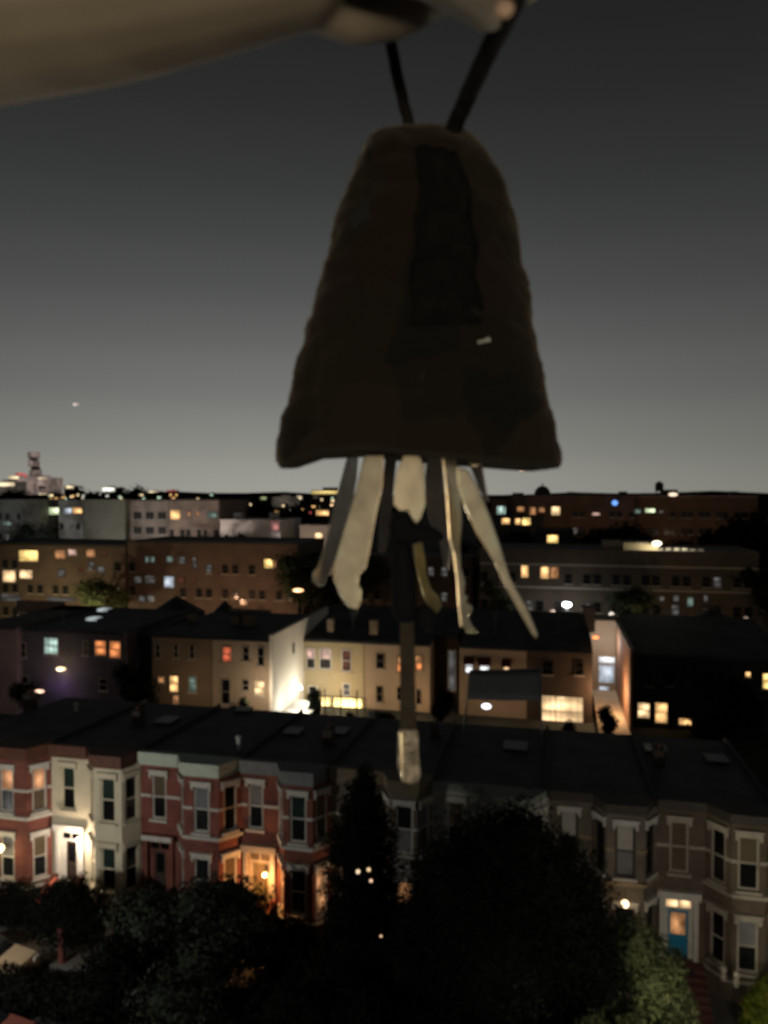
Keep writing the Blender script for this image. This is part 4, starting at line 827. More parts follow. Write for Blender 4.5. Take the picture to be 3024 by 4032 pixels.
# ------------------------------------------------------------------ pale blocks behind
YD = 165
GD = 'pale blocks on the skyline left'
block('apartment_building', 'pale grey house at the far left edge behind the brown block', 'building', -60, 88, 1967, YD-6, 16, PALE1, [(8, 2050, 45, 2070, 'dimcyan')], 4, (10.5, 15.5), group=GD, dk='dark')
block('apartment_building', 'dim olive house with a greenish white lit window', 'building', 90, 228, 1978, YD+4, 16, PALE2, [(192, 1998, 238, 2027, 'greenwhite')], 4, (11.5, 6), group=GD, dk='dark')
block('apartment_building', 'pale grey block with a bluish and an orange window side by side', 'building', 230, 326, 1970, YD-2, 16, PALE1, [(253, 1999, 284, 2025, 'bluewhite'), (286, 1998, 324, 2022, 'warm')], 3, (9.2, 13.0), group=GD, dk='dark')
block('apartment_building', 'blank olive grey block standing taller than its neighbours', 'building', 328, 492, 1967, YD-6, 18, PALE2, [], 0, (), group=GD)
block('apartment_building', 'pinkish stone block with rows of narrow windows', 'building', 494, 662, 1970, YD-4, 18, PALE3, [], 7, (8.8, 12.3, 15.8), ww=1.0, wh=1.7, group=GD, dk='dark', cornice=TANB)
block('apartment_building', 'brownish corner block with one square orange lit window', 'building', 664, 862, 1966, YD-5, 18, TANB, [(671, 2008, 711, 2046, 'warm'), (738, 2014, 752, 2034, 'dimorange'), (770, 2014, 784, 2034, 'dimorange'), (815, 2014, 856, 2040, 'dimcyan')], 6, (8.4, 12.0), group=GD, dk='dark', cornice=CORN_B)
block('apartment_building', 'low white lit building with a pink end, left of the keys', 'building', 866, 1102, 2046, YD-12, 14, WHB, [], 0, (), group='low pale buildings')
a, b = at(1066, 2088, YD-12), at(1101, 2050, YD-12)
e = empty('tint_panel', (a.x, YD-12.2, a.z), 'added glowing panel for the pink tint on the low white building', 'panel'); MB().box(a.x, b.x, YD-12.3, YD-12.16, a.z, b.z).build('face', lit('pink glow panel', (1, .42, .38), .42, .5), e); MB().box(a.x-.1, b.x+.1, YD-12.155, YD-12.13, a.z-.1, b.z+.1).build('frame', IRON, e)  # glowing panel added for the wall's pink tint
for px in (935, 1075):
    p = at(px, 2022, YD-9); e = empty('roof_vent_box', (p.x, YD-9, p.z-1.2), 'white vent box at the %s end of the low white roof' % ('left' if px < 1000 else 'right'), 'vent'); MB().box(p.x-.9, p.x+.9, YD-9, YD-7.5, p.z-1.4, p.z).build('housing', WHB, e); MB().box(p.x-1, p.x+1, YD-9.1, YD-7.4, p.z, p.z+.15).build('lid', WHB, e)
block('apartment_building', 'low tan building with an orange window left of the first key', 'building', 1180, 1320, 2068, YD-10, 12, TANW, [(1238, 2097, 1271, 2129, 'cream')], 0, (), group='low pale buildings')
block('apartment_building', 'black house with a double lit window behind the trees left of the keys', 'building', 1225, 1420, 2000, YD+20, 14, DKB, [(1244, 2008, 1296, 2030, 'warm'), (1302, 1968, 1324, 1978, 'cream'), (1300, 1983, 1320, 1994, 'cream')], 0, (), group='dark houses on the skyline')
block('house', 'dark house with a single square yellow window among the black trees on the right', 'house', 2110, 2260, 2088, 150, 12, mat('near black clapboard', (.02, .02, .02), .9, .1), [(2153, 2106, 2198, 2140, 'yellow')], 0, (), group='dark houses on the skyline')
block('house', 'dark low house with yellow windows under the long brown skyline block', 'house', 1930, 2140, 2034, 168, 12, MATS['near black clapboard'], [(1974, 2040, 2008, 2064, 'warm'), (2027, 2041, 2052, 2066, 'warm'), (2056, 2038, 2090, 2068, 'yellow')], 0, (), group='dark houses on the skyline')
block('apartment_building', 'long brown block on the right skyline with a row of lit windows', 'building', 1995, 2500, 1948, 190, 18, FARB,
  [(2035, 1994, 2066, 2016, 'dimorange'), (2084, 1996, 2112, 2028, 'dimorange'), (2120, 1996, 2145, 2018, 'dimorange'), (2170, 1994, 2206, 2029, 'cream'), (2330, 2017, 2364, 2030, 'pinkish')], 14, (16.0, 12), ww=1.4, group='brown blocks on the right skyline', cornice=CORN_B)
block('apartment_building', 'low end wing with a cyan window at the left of the brown skyline blocks', 'building', 1935, 1993, 1964, 188, 14, FARB, [(1955, 1992, 1982, 2026, 'cyan'), (1984, 1992, 2010-18, 2026, 'cyan')], 0, (), group='brown blocks on the right skyline', cornice=CORN_B)
block('apartment_building', 'right hand brown skyline block with a greenish white window', 'building', 2504, 2985, 1952, 192, 18, FARB,
  [(2494, 2004, 2524, 2022, 'dimcyan'), (2539, 2001, 2580, 2019, 'greenwhite'), (2595, 2010, 2615, 2022, 'dimorange' if 0 else 'grey')], 14, (16.0, 12), ww=1.4, group='brown blocks on the right skyline', cornice=TANB)
p = at(2420, 1980, 187); globe(2421, 1980, 187, .7, (.12, .35, 1), 1.3, 0, 'blue lamp on the right skyline block', back=2, sq=(1.0, 1, .9))
globe(2650, 1947, 188, .7, (1, .75, .55), 1.4, 0, 'small warm lamp on the rooftop beside the water tank', back=2, sq=(1.5, 1, .6))
# rooftop tank and stair heads on the skyline
p = at(2596, 1899, 198); zb = at(2596, 1950, 198).z
e = empty('water_tank', (p.x, 198, zb), 'dark rooftop water tank on the right skyline', 'water tank'); MB().tube([(p.x, 198, zb+1.0), (p.x, 198, p.z-.4)], 1.0, 14).build('tank', PAR, e); MB().tube([(p.x, 198, p.z-.4), (p.x, 198, p.z+.3)], [1.1, .1], 14).build('lid', PAR, e)
for k in range(4): MB().tube([(p.x+math.cos(k*1.57+.7)*.8, 198+math.sin(k*1.57+.7)*.8, zb-.6), (p.x+math.cos(k*1.57+.7)*.8, 198+math.sin(k*1.57+.7)*.8, zb+1.0)], .1, 6).build('leg', PAR, e)
on_roof('roof_bulkhead', 'dark low bulkhead beside the water tank', 'bulkhead', 2612, 2668, 1930, 1956, 196, 6, PAR); on_roof('roof_bulkhead', 'dark bulkhead left of the blue lamp', 'bulkhead', 2440, 2470, 1937, 1950, 196, 4, PAR)
for k_, (q0, q1, q2, lab) in enumerate(((2018, 2060, 1942, 'dark square stairhead near the left end of the right skyline'), (2236, 2258, 1938, 'narrow dark stairhead right of the dome on the skyline'), (2310, 2352, 1943, 'low dark stairhead between the dome and the blue lamp'), (2720, 2760, 1944, 'low dark stairhead right of the water tank'), (2880, 2905, 1936, 'narrow dark stairhead near the right end of the skyline'))):
    on_roof('roof_bulkhead', lab, 'bulkhead', q0, q1, q2, 1956, 196+k_*.3, 4, PAR)
p = at(2136, 1912, 196); zb = at(2136, 1950, 196).z; e = empty('roof_dome', (p.x, 196, zb), 'small dark dome on the left part of the right skyline', 'dome'); MB().ball((p.x, 196, zb), 2.1, 14, 8, (1, 1, (p.z-zb)/2.1)).build('dome_shell', PAR, e, True); MB().tube([(p.x, 196, p.z-.1), (p.x, 196, p.z+.7)], .15, 6).build('finial', PAR, e)

for px, yy, pw, col in ((20, 140, 3600, (.9, .95, 1)), (270, 143, 2900, (1, .95, .86)), (420, 145, 2600, (1, .95, .82)), (590, 144, 4800, (1, .84, .74)), (770, 143, 4800, (1, .83, .72)), (1000, 138, 5200, (1, .9, .92)), (1230, 138, 1500, (1, .8, .5)), (2250, 166, 2200, (1, .66, .42)), (2750, 168, 2200, (1, .66, .42))):  # hidden lamps added to brighten the far blocks
    x = X(px, yy); street_lamp((x, yy, 0), 9.0, .3, col, pw, {20: 'added hidden lamp before the pale house at the left edge', 270: 'added hidden lamp before the pale grey block', 420: 'added hidden lamp before the blank olive block', 590: 'added hidden lamp before the pinkish stone block', 770: 'added hidden lamp before the brownish corner block', 1000: 'added hidden lamp before the low white building', 1230: 'added hidden lamp before the low tan building', 2250: 'added hidden lamp before the left part of the skyline block', 2750: 'added hidden lamp before the right part of the skyline block'}[px], head=(.25, .1), glow=1.5)
# ------------------------------------------------------------------ distant trees
def far_tree(px, py, Y, w, label, mm=G_BLACK, n=1500, seed=1, zb=.25):
    p = at(px, py, Y); h = p.z; tree('tree', (p.x, Y, 0), h, round_blobs(w, w*.8, h*zb, h, 6, seed), n, max(.16, w*.028), mm, label, 'tree', 'trees between the far blocks', seed, .2)
FT = [(395, 2225, 104, 9, 'green lit street tree between the two brown apartment blocks', G_LIT, 3000), (70, 2056, 150, 9, 'black tree before the far left pale house', G_BLACK, 1500), (195, 2062, 150, 9, 'black tree left of the pale grey block', G_BLACK, 1500), (920, 2085, 140, 7, 'black tree before the left part of the low white building', G_BLACK, 1500), (975, 2092, 141, 7, 'black tree in front of the middle of the low white building', G_BLACK, 1500),
 (1190, 2150, 106, 9, 'black tree right of the umber block', G_DARK, 2500), (1270, 2210, 104, 8, 'dark tree left of the first hanging key', G_BLACK, 2000), (1400, 2150, 112, 10, 'dark tree behind the big cream key', G_DARK, 2200), (1960, 2250, 106, 6, 'dark green tree right of the long bright key', G_DARK, 2000), (2480, 2310, 105, 7, 'dark green tree before the long dull brown block', G_DARK, 2200), (1550, 2140, 125, 11, 'dark tree behind the short round key', G_BLACK, 2000), (1700, 2140, 125, 11, 'dark tree behind the brass key', G_BLACK, 2000), (1850, 2120, 128, 11, 'dark tree behind the toothed key', G_BLACK, 2000),
 (560, 2120, 148, 8, 'dark tree before the pinkish stone block', G_BLACK, 1500), (700, 2118, 148, 9, 'dark tree under the square orange window', G_BLACK, 1500), (835, 2112, 146, 8, 'dark tree under the pale cyan skyline window', G_BLACK, 1500), (330, 2125, 140, 8, 'dark tree below the orange window of the pale grey block', G_BLACK, 1500),
 (900, 1968, 178, 14, 'black tree crown right of the brownish corner block', G_BLACK, 1800), (1010, 1966, 182, 15, 'black tree crown above the low white building', G_BLACK, 1800), (1120, 1972, 182, 14, 'black tree crown above the pink panel', G_BLACK, 1800), (1200, 1985, 182, 12, 'dark tree crown left of the double lit window', G_BLACK, 1800),
 (2080, 2068, 158, 15, 'black tree below the left brown skyline block', G_BLACK, 1800), (2290, 2052, 160, 16, 'wide black tree right of the single yellow window', G_BLACK, 1800), (2420, 2040, 160, 14, 'black tree below the blue lamp', G_BLACK, 1800), (2560, 2085, 150, 10, 'dark tree above the lit bulkhead', G_BLACK, 1500), (2750, 2062, 140, 12, 'black tree above the white roof posts', G_BLACK, 1800), (2850, 2045, 150, 14, 'broad black tree on the right below the skyline block', G_BLACK, 1800), (2960, 2020, 150, 15, 'black tree rising at the right edge', G_BLACK, 2000), (2992, 1926, 185, 11, 'round black tree crown standing above the right end of the skyline', G_BLACK, 2000), (3020, 2150, 110, 9, 'black tree at the right edge before the long brown block', G_BLACK, 2000), (1985, 2120, 138, 12, 'black tree right of the last key', G_BLACK, 1800), (2200, 2150, 128, 12, 'black tree just behind the long dull brown block', G_BLACK, 1800)]
for i, f in enumerate(FT): far_tree(f[0], f[1], f[2], f[3], f[4], f[5], f[6], 50+i)
labs = ['far left', 'below the lit tower', 'right of the lit tower', 'below the warm roof light', 'left of the white light', 'under the white light', 'right of the white light', 'left of the red light', 'right of the red light', 'over the brownish corner block', 'beyond the low white building', 'left of the long yellow roof']
for i, px in enumerate((10, 95, 185, 262, 340, 420, 500, 585, 690, 790, 1030, 1160)):
    pyy = (1922, 1930, 1944, 1938, 1916, 1926, 1912, 1926, 1944, 1936, 1944, 1946)[i]
    far_tree(px, pyy, 262+6*math.sin(i*2), 24+4*math.sin(i*3), 'black tree crown on the horizon, '+labs[i], G_BLACK, 1500, 90+i)
o = MB()
xs = np.linspace(-1500, 1500, 60); o.v = [Vector((x, 900, -5)) for x in xs]+[Vector((x, 900, 21+2.2*math.sin(x*.011)+1.6*math.sin(x*.037+1))) for x in xs]+[Vector((x, 1300, -5)) for x in xs]; k = 60
o.f = [(i, i+1, k+i+1, k+i) for i in range(59)]+[(k+i, k+i+1, 2*k+i+1, 2*k+i) for i in range(59)]
o.build('hills', mat('black wooded ridge', (.012, .013, .012), .95, .3, .02), None)['kind'] = 'structure'

# ------------------------------------------------------------------ far city lights
def far_block(px0, px1, py0, Y, m, label, rows=(), name='tower_block', zb=0):
    a, b = X(px0, Y), X(px1, Y); zt = at((px0+px1)/2, py0, Y).z; e = empty(name, (a, Y, 0), label, 'tower'); w = b-a
    MB().box(a, b, Y, Y+w*.8, zb, zt).build('walls', m, e); MB().box(a+w*.3, b-w*.3, Y+w*.2, Y+w*.5, zt, zt+w*.08).build('roof_plant', m, e)
    F = Fr(a, Y, b, Y)
    for r in rows:
        q = F.rect(*r[:4]); MB().fbox(F, q[0], q[1], q[2], q[3], .05, w*.02).build('window_band', r[4], e)
    return e, F
CT = lit('pinkish tower with painted glow', (1, .72, .62), .26, .7); LY = lit('far warm lights', (1, .8, .5), 1.3, .3); LR = lit('far red lights', (1, .16, .16), .7, .3); LW = lit('far white lights', (1, 1, .85), 1.8, .2); LD = lit('far dim painted glow', (.8, .66, .5), .11, .6); DKF = mat('far dark facade', (.06, .05, .045), .9, .2, .02)  # tower and dim facade glow is put into the walls as emission
e, F = far_block(108, 196, 1880, 2000, CT, 'tall tower with painted glow and stepped spire on the left horizon', [(140, 1870+10, 184, 1886, LY), (150, 1942, 192, 1956, LY), (112, 1905, 150, 1918, LD), (150, 1915, 180, 1925, DKF)])
zt = at(126, 1880, 2000).z; x = X(126, 2010)
for i, (py0, py1, w) in enumerate(((1880, 1850, 15), (1850, 1838, 9), (1838, 1812, 13), (1812, 1804, 8), (1804, 1780, 14))):
    z0, z1 = at(126, py0, 2010).z, at(126, py1, 2010).z; MB().box(x-w+6*(i < 2), x+w+6*(i < 2), 2010, 2030, z0, z1).build('spire_tier', (DKF if i in (1, 3) else CT), e)
far_block(32, 106, 1876, 1900, CT, 'lower lit tower block left of the stepped spire', [(32, 1873, 74, 1886, LY), (60, 1862, 92, 1871, LR), (95, 1866, 106, 1878, LR), (40, 1895, 100, 1903, LD), (36, 1912, 80, 1926, LY)])
far_block(-30, 58, 1896, 1850, LD, 'broad lit block at the left edge of the horizon', [(-30, 1898, 58, 1914, LY), (-30, 1918, 70-14, 1924, LD)])
far_block(252, 290, 1912, 1500, DKF, 'dark slab with a warm light band on its roof', [(258, 1906+7, 290, 1924, LY)])
far_block(400, 456, 1920, 1400, DKF, 'far block with a very bright white sign', [(402, 1921, 452, 1937, LW)]); far_block(462, 480, 1918, 1450, LD, 'thin far block right of the white light')
far_block(578, 624, 1934, 1400, DKF, 'far block with a peach light strip', [(580, 1934, 622, 1948, LY)]); far_block(660, 692, 1930, 1400, LD, 'far slim block with a red beacon', [(656, 1930, 692, 1943, LR)])
far_block(1225, 1352, 1930, 600, DKF, 'far long building with a bright yellow lit top floor', [(1228, 1933, 1350, 1946, lit('long yellow lights', (1, .74, .26), 1.0, .3)), (1205+30, 1955, 1260, 1962, LD)])
far_block(1165, 1190, 1950, 640, DKF, 'small far building with a round cream light', [(1168, 1953, 1188, 1966, LY)]); far_block(1020, 1052, 1955, 640, DKF, 'small far building with a greenish light', [(1025, 1957, 1048, 1968, lit('far green light', (.75, .85, .4), .6, .3))])
far_block(1070, 1155, 1958, 560, LD, 'dim tan building on the horizon left of the cream light', [(1075, 1966, 1150, 1976, LD)])
TINY = [lit('tiny warm light', (1, .75, .42), 1.6, .2), lit('tiny white light', (1, .95, .85), 1.5, .2), lit('tiny amber light', (1, .55, .2), 1.2, .2), lit('tiny green light', (.7, 1, .7), .9, .2), MATS['far red lights']]
rs = random.Random(21)
for i in range(46):
    px = rs.choice((rs.uniform(0, 860), rs.uniform(870, 1400), rs.uniform(870, 1400), rs.uniform(40, 700))); Y = 258 if px < 862 else rs.uniform(240, 262); py = rs.uniform(1944, 1962) if px < 862 else rs.uniform(1956, 2030)
    if 862 <= px and py > 2000: Y = 190
    w = rs.uniform(5, 13); e, F = far_block(px-w*1.6, px+w*1.6, py-5, Y, DKF, 'tiny dark building with one small light on the far skyline')
    tm = rs.choice(TINY[:3] + TINY[:4] + TINY); cn = tm.name.replace('tiny ', '').replace('amber', 'golden').replace('far ', '').replace(' lights', '').replace(' light', '')
    e['label'] = 'tiny dark building with a %s light, %s' % (cn, 'on the skyline above the pale blocks' if px < 862 else 'among trees beyond the low white building' if Y == 190 else 'on the skyline left of the first key'); e['group'] = 'tiny lit buildings on the far skyline'; e['category'] = 'building'
    q = F.rect(px-w*.6, py, px+w*.6, py+rs.uniform(5, 10)); MB().fbox(F, q[0], q[1], q[2], q[3], .05, .3).build('window_band', tm, e)
# aircraft
def aircraft(px, py, D, label, col):
    p = near(px, py, D); e = empty('aircraft', p, label, 'aircraft', 'aircraft in the night sky'); Wd = D/FPX
    m = MB().tube([p+Vector((-14*Wd*1.0, 0, 0)), p+Vector((-11*Wd, 0, 0)), p+Vector((11*Wd, 0, 0)), p+Vector((15*Wd, 0, 1.5*Wd))], [.5*Wd, 2*Wd, 2*Wd, .6*Wd], 8).build('fuselage', GREYM, e)
    q = MB(); q.v = [p+Vector(v)*Wd for v in ((-3, 0, 0), (3, 0, 0), (9, 16, 0), (6, 16, 0), (9, -16, 0), (6, -16, 0), (-3, 0, .6), (3, 0, .6))]; q.f = [(0, 1, 2, 3), (1, 0, 5, 4)]; w_ = q.build('wings', GREYM, e); w_.modifiers.new('s', 'SOLIDIFY').thickness = .6*Wd
    MB().ball(p+Vector((2*Wd, -3*Wd, -1*Wd)), 6.5*Wd, 10, 6, (2.2, 1, 1)).build('landing_light', lit('aircraft light %s' % label[:5], col, .9, .2), e)
aircraft(300, 1591, 1500, 'small aircraft light high over the left skyline', (1, .82, .74)); aircraft(2056, 1850, 1500, 'faint peach aircraft light right below the bag corner', (1, .66, .5))

# ------------------------------------------------------------------ the hanging key pouch (close to the camera)
DB = .262
def dpx(x, y): return (x*1.8228, y*1.8228)        # from the 1659 x 2212 reading of the photograph
felt = bpy.data.materials.new('dark patchwork felt'); felt.use_nodes = True; t = felt.node_tree; b = t.nodes['Principled BSDF']; b.inputs['Roughness'].default_value = .95; b.inputs['Specular IOR Level'].default_value = .1; b.inputs['Sheen Weight'].default_value = .24; b.inputs['Sheen Roughness'].default_value = .55; b.inputs['Sheen Tint'].default_value = (.7, .62, .52, 1)
geo = N(t, 'ShaderNodeTexCoord'); vo = N(t, 'ShaderNodeTexVoronoi'); vo.inputs['Scale'].default_value = 38; nz = N(t, 'ShaderNodeTexNoise'); nz.inputs['Scale'].default_value = 60; nz.inputs['Detail'].default_value = 6
t.links.new(geo.outputs['Object'], nz.inputs['Vector'])
av = N(t, 'ShaderNodeVectorMath', operation='SCALE'); t.links.new(nz.outputs[1], av.inputs[0]); av.inputs['Scale'].default_value = .02
av2 = N(t, 'ShaderNodeVectorMath', operation='ADD'); t.links.new(geo.outputs['Object'], av2.inputs[0]); t.links.new(av.outputs[0], av2.inputs[1]); t.links.new(av2.outputs[0], vo.inputs['Vector'])
s3 = N(t, 'ShaderNodeSeparateColor'); t.links.new(vo.outputs['Color'], s3.inputs[0])
rp = N(t, 'ShaderNodeValToRGB'); t.links.new(s3.outputs[0], rp.inputs[0]); rp.color_ramp.interpolation = 'LINEAR'
for i, (p_, c_) in enumerate(((0, (.011, .009, .008)), (.3, (.014, .009, .008)), (.5, (.006, .007, .007)), (.75, (.012, .010, .008)), (1, (.018, .015, .011)))):
    if i > 1: rp.color_ramp.elements.new(p_)
    rp.color_ramp.elements[i if i < 2 else i].position = p_; rp.color_ramp.elements[i].color = (*c_, 1)
t.links.new(rp.outputs[0], b.inputs['Base Color']); bp = N(t, 'ShaderNodeBump'); bp.inputs['Strength'].default_value = .6; bp.inputs['Distance'].default_value = .002; t.links.new(nz.outputs[0], bp.inputs['Height']); t.links.new(bp.outputs[0], b.inputs['Normal'])
Ledge = [(286, 868), (296, 815), (312, 797), (340, 785), (380, 768), (430, 750), (480, 735), (520, 722), (560, 712), (600, 701), (640, 690), (680, 684), (705, 672), (750, 662), (790, 648), (830, 634), (880, 622), (910, 612), (935, 606), (955, 606), (968, 612)]
Redge = [(286, 985), (296, 1005), (312, 1028), (340, 1048), (380, 1072), (430, 1090), (480, 1103), (520, 1112), (560, 1119), (600, 1127), (640, 1134), (680, 1140), (705, 1147), (750, 1158), (790, 1167), (830, 1175), (880, 1188), (910, 1196), (935, 1199), (955, 1200), (968, 1200)]
bag = empty('key_pouch', near(*dpx(905, 640), DB), 'dark bell shaped patchwork cloth pouch hanging in front of the night sky', 'pouch')
m = MB(); NS = 72; right = CRi @ Vector((1, 0, 0)); upv = CRi @ Vector((0, 1, 0)); fwd = CRi @ Vector((0, 0, -1))
rows = []
kk = 4
def edge(lst, y):
    for (a, b_) in zip(lst, lst[1:]):
        if a[0] <= y <= b_[0]: u = (y-a[0])/(b_[0]-a[0]); return a[1]+(b_[1]-a[1])*u
    return lst[-1][1]
ys = [286, 289, 294, 300, 308, 318, 330]+list(range(345, 969, 8))+[968]
bag_rows = []
for j, y in enumerate(ys):
    l, r = edge(Ledge, y), edge(Redge, y); tt = (y-286)/(968-286); th = (.010*min(1, (y-284)/60)**.5+.006*tt)
    sh = 4+max(0, (y-600))*.010; l += sh*.7; r -= sh; row = []
    for i in range(NS):
        a = 2*math.pi*i/NS; ca, sa = math.cos(a), math.sin(a)
        x = (l+r)/2+(r-l)/2*(abs(ca)**.8)*(1 if ca > 0 else -1)
        yy = y
        if tt > .9:                         # uneven hem: left corner and right corner drop
            u = (x-606)/594.0; hem = [(-.05, 1004), (0, 1004), (.05, 1000), (.13, 978), (.3, 971), (.5, 984), (.75, 996), (.93, 1006), (1.01, 1002)]
            for (q0, q1) in zip(hem, hem[1:]):
                if q0[0] <= u <= q1[0]: hy = q0[1]+(q1[1]-q0[1])*(u-q0[0])/(q1[0]-q0[0]); break
            else: hy = 990
            yy = y+(hy-968)*(tt-.9)/.1
        q = near(*dpx(x, yy), DB) + fwd*(th*(abs(sa)**.8)*(1 if sa > 0 else -1))
        nn = noise.noise(q*70)*.0016 + noise.noise(q*160)*.0011*(1.3 if ca < 0 else .7) + noise.noise(q*420)*.0007
        dirv = (right*ca + fwd*sa); q = q + dirv*nn
        row.append(len(m.v)); m.v.append(q)
    rows.append(row)
for j in range(len(ys)-1):
    for i in range(NS): i2 = (i+1) % NS; m.f.append((rows[j][i], rows[j][i2], rows[j+1][i2], rows[j+1][i]))
m.f.append(tuple(rows[0]))
body = m.build('cloth_body', felt, bag, True); sd = body.modifiers.new('solid', 'SOLIDIFY'); sd.thickness = .0018; sd.offset = -1
# fuzz on the felt
fz = MB(); rs = random.Random(4)
for k in range(11000):
    j = rs.randrange(len(ys)-1); i = rs.randrange(NS); q = m.v[rows[j][i]].lerp(m.v[rows[j+1][(i+1) % NS]], rs.random()); a = 2*math.pi*i/NS
    d = (right*math.cos(a)+fwd*math.sin(a)*.6+right*rs.uniform(-.4, .4)+upv*rs.uniform(-.9, .5)).normalized(); L = rs.uniform(.0006, .0022)
    sd_ = d.cross(fwd).normalized()*.00012; n = len(fz.v); fz.v += [q-sd_, q+sd_, q+d*L]; fz.f.append((n, n+1, n+2))
o = fz.build('felt_fibres', felt, bag); o['kind'] = 'stuff'
hem = MB()
hem.tube([m.v[rows[-1][i % NS]] for i in range(NS+1)], .0016, 8, False); hem.build('hem', mat('black binding', (.018, .016, .014), .9, .2, 60), bag, True)
for sx, side in ((870, 0), (1085, 1)):
    pts = []
    for y in range(330, 950, 30):
        l, r = edge(Ledge, y), edge(Redge, y); u = (.52+.02*math.sin(y*.02)) if side == 0 else .86
        x = l+(r-l)*u; tt = (y-286)/(968-286); th = (.010*min(1, (y-284)/60)**.5+.006*tt); c_ = abs(2*u-1)
        pts.append(near(*dpx(x, y), DB-th*(1-c_**2.5)**.5-.0004))
    MB().tube(pts, .0007, 6).build('seam', MATS['black binding'], bag, True)
cpn = MB(); prow = []
for y in range(318, 705, 12):
    l, r_ = edge(Ledge, y), edge(Redge, y); tt = (y-286)/(968-286); th = (.010*min(1, (y-284)/60)**.5+.006*tt); row = []
    for k in range(9):
        u = .44+(.78-.44)*k/8+.012*math.sin(y*.05); x = l+(r_-l)*u; c_ = abs(2*u-1)
        q = near(*dpx(x, y), DB-th*(1-c_**2.5)**.5-.0030); row.append(len(cpn.v)); cpn.v.append(q-fwd*noise.noise(q*160)*.0011)
    prow.append(row)
for a_, b_ in zip(prow, prow[1:]):
    for k in range(8): cpn.f.append((a_[k], a_[k+1], b_[k+1], b_[k]))
o = cpn.build('centre_panel', mat('near black felt', (.008, .008, .008), .95, .3, 200, .3, spec=.05), bag, True); o['label'] = 'near black vertical panel'; o.modifiers.new('s', 'SOLIDIFY').thickness = .0008
pk = MB(); p = near(*dpx(1045, 737), DB-.0168)
pk.tube([p-right*.0019-upv*.0004, p, p+right*.0019+upv*.0006], [.0005, .0004, .0008], 6); pk.build('thread_knot', mat('pale grey thread', (.5, .55, .52), .6, .1, 50), bag)
pt = MB(); q = [near(*dpx(x, y), DB-.0108) for x, y in ((752, 470), (800, 425), (835, 405), (842, 430), (800, 475), (762, 500))]; pt.v = q; pt.f = [(0, 1, 2, 3, 4, 5)]
o = pt.build('sewn_patch', mat('slate felt patch', (.012, .014, .015), .95, .2, 80), bag); o.modifiers.new('s', 'SOLIDIFY').thickness = .001
# cord
CORD = mat('black cord', (.012, .011, .010), .9, .3, 300, .3)
cord = empty('cord', near(*dpx(925, 290), DB), 'black cord looped over the finger and running down into the pouch', 'cord')
def strand(pts, rr, name):
    P = [near(*dpx(x, y), d) for x, y, d in pts]; Q = []
    for k in range(len(P)-1):
        for u in range(6): q = P[k].lerp(P[k+1], u/6); q = q+right*noise.noise(q*200)*.0004; Q.append(q)
    Q.append(P[-1]); MB().tube(Q, rr, 10).build(name, CORD, cord, True)
strand([(888, 300, .262), (880, 250, .258), (862, 180, .252), (846, 110, .246), (842, 80, .243), (860, 20, .235), (900, -60, .225)], .0020, 'strand')
strand([(968, 305, .262), (985, 265, .252), (1020, 185, .232), (1060, 100, .212), (1092, 40, .20), (1112, 0, .192), (1125, -40, .186), (1080, -110, .19), (1000, -130, .205), (900, -60, .225)], .0029, 'strand')

# keys
def metal(name, col, rough): 
    m = mat(name, col, rough, .22, 120, metal=1.0); t = m.node_tree
    n2 = N(t, 'ShaderNodeTexNoise'); n2.inputs['Scale'].default_value = 55; g2 = N(t, 'ShaderNodeNewGeometry'); t.links.new(g2.outputs['Position'], n2.inputs['Vector'])
    bp = N(t, 'ShaderNodeBump'); bp.inputs['Strength'].default_value = .16; bp.inputs['Distance'].default_value = .001; t.links.new(n2.outputs[0], bp.inputs['Height']); t.links.new(bp.outputs[0], t.nodes['Principled BSDF'].inputs['Normal'])
    return m
NICK = metal('worn nickel', (.95, .80, .56), .27); BRASS = metal('worn brass', (.74, .64, .34), .42); STEEL = metal('dull steel', (.58, .54, .48), .42); DKST = metal('dark steel', (.16, .15, .15), .45)
PLAS = mat('black plastic', (.006, .006, .009), .7, .1, 40, spec=.06)
def blade(name, outline, dep0, dep1, th, m, tilt, label, parts=()):
    """flat key cut from an outline read in the photograph's pixel grid; tilt turns its face left or right"""
    ys_ = [p[1] for p in outline]; y0, y1 = min(ys_), max(ys_); xs_ = [p[0] for p in outline]; xc = sum(xs_)/len(xs_)
    c0 = near(*dpx(xc, y0), dep0); e = empty('key', c0, label, 'key', 'keys hanging from the pouch')
    def P(x, y, off=0):
        d = dep0+(dep1-dep0)*(y-y0)/(y1-y0)+ (x-xc)*tilt*1e-4; return near(*dpx(x, y), d-off)
    k = len(outline); mb = MB(); mb.v = [P(x, y, th/2) for x, y in outline]+[P(x, y, -th/2) for x, y in outline]
    mb.f = [tuple(range(k)), tuple(range(k, 2*k))[::-1]]+[(i, k+i, k+(i+1) % k, (i+1) % k) for i in range(k)]
    o = mb.build('blade', m, e); bv = o.modifiers.new('b', 'BEVEL'); bv.width = th*.22; bv.segments = 2
    return e, P
def D(zx, zy): return ((1150+zx/1.508)/1.8228, (1750+zy/1.508)/1.8228)
def out(l): return [D(a, b_) for a, b_ in l]
blade('k', out([(330, 60), (395, 60), (385, 200), (345, 400), (290, 600), (235, 740), (205, 790), (195, 830), (160, 845), (118, 770), (150, 730), (205, 560), (265, 300)]), .268, .272, .0019, STEEL, 3.2, 'slim grey steel key at the far left of the bunch', ())
MB().ball(near(*dpx(*D(163, 785)), .2695), .0028, 10, 6, (1, .5, 1.25)).build('key_tip', NICK, bpy.data.objects['key'])
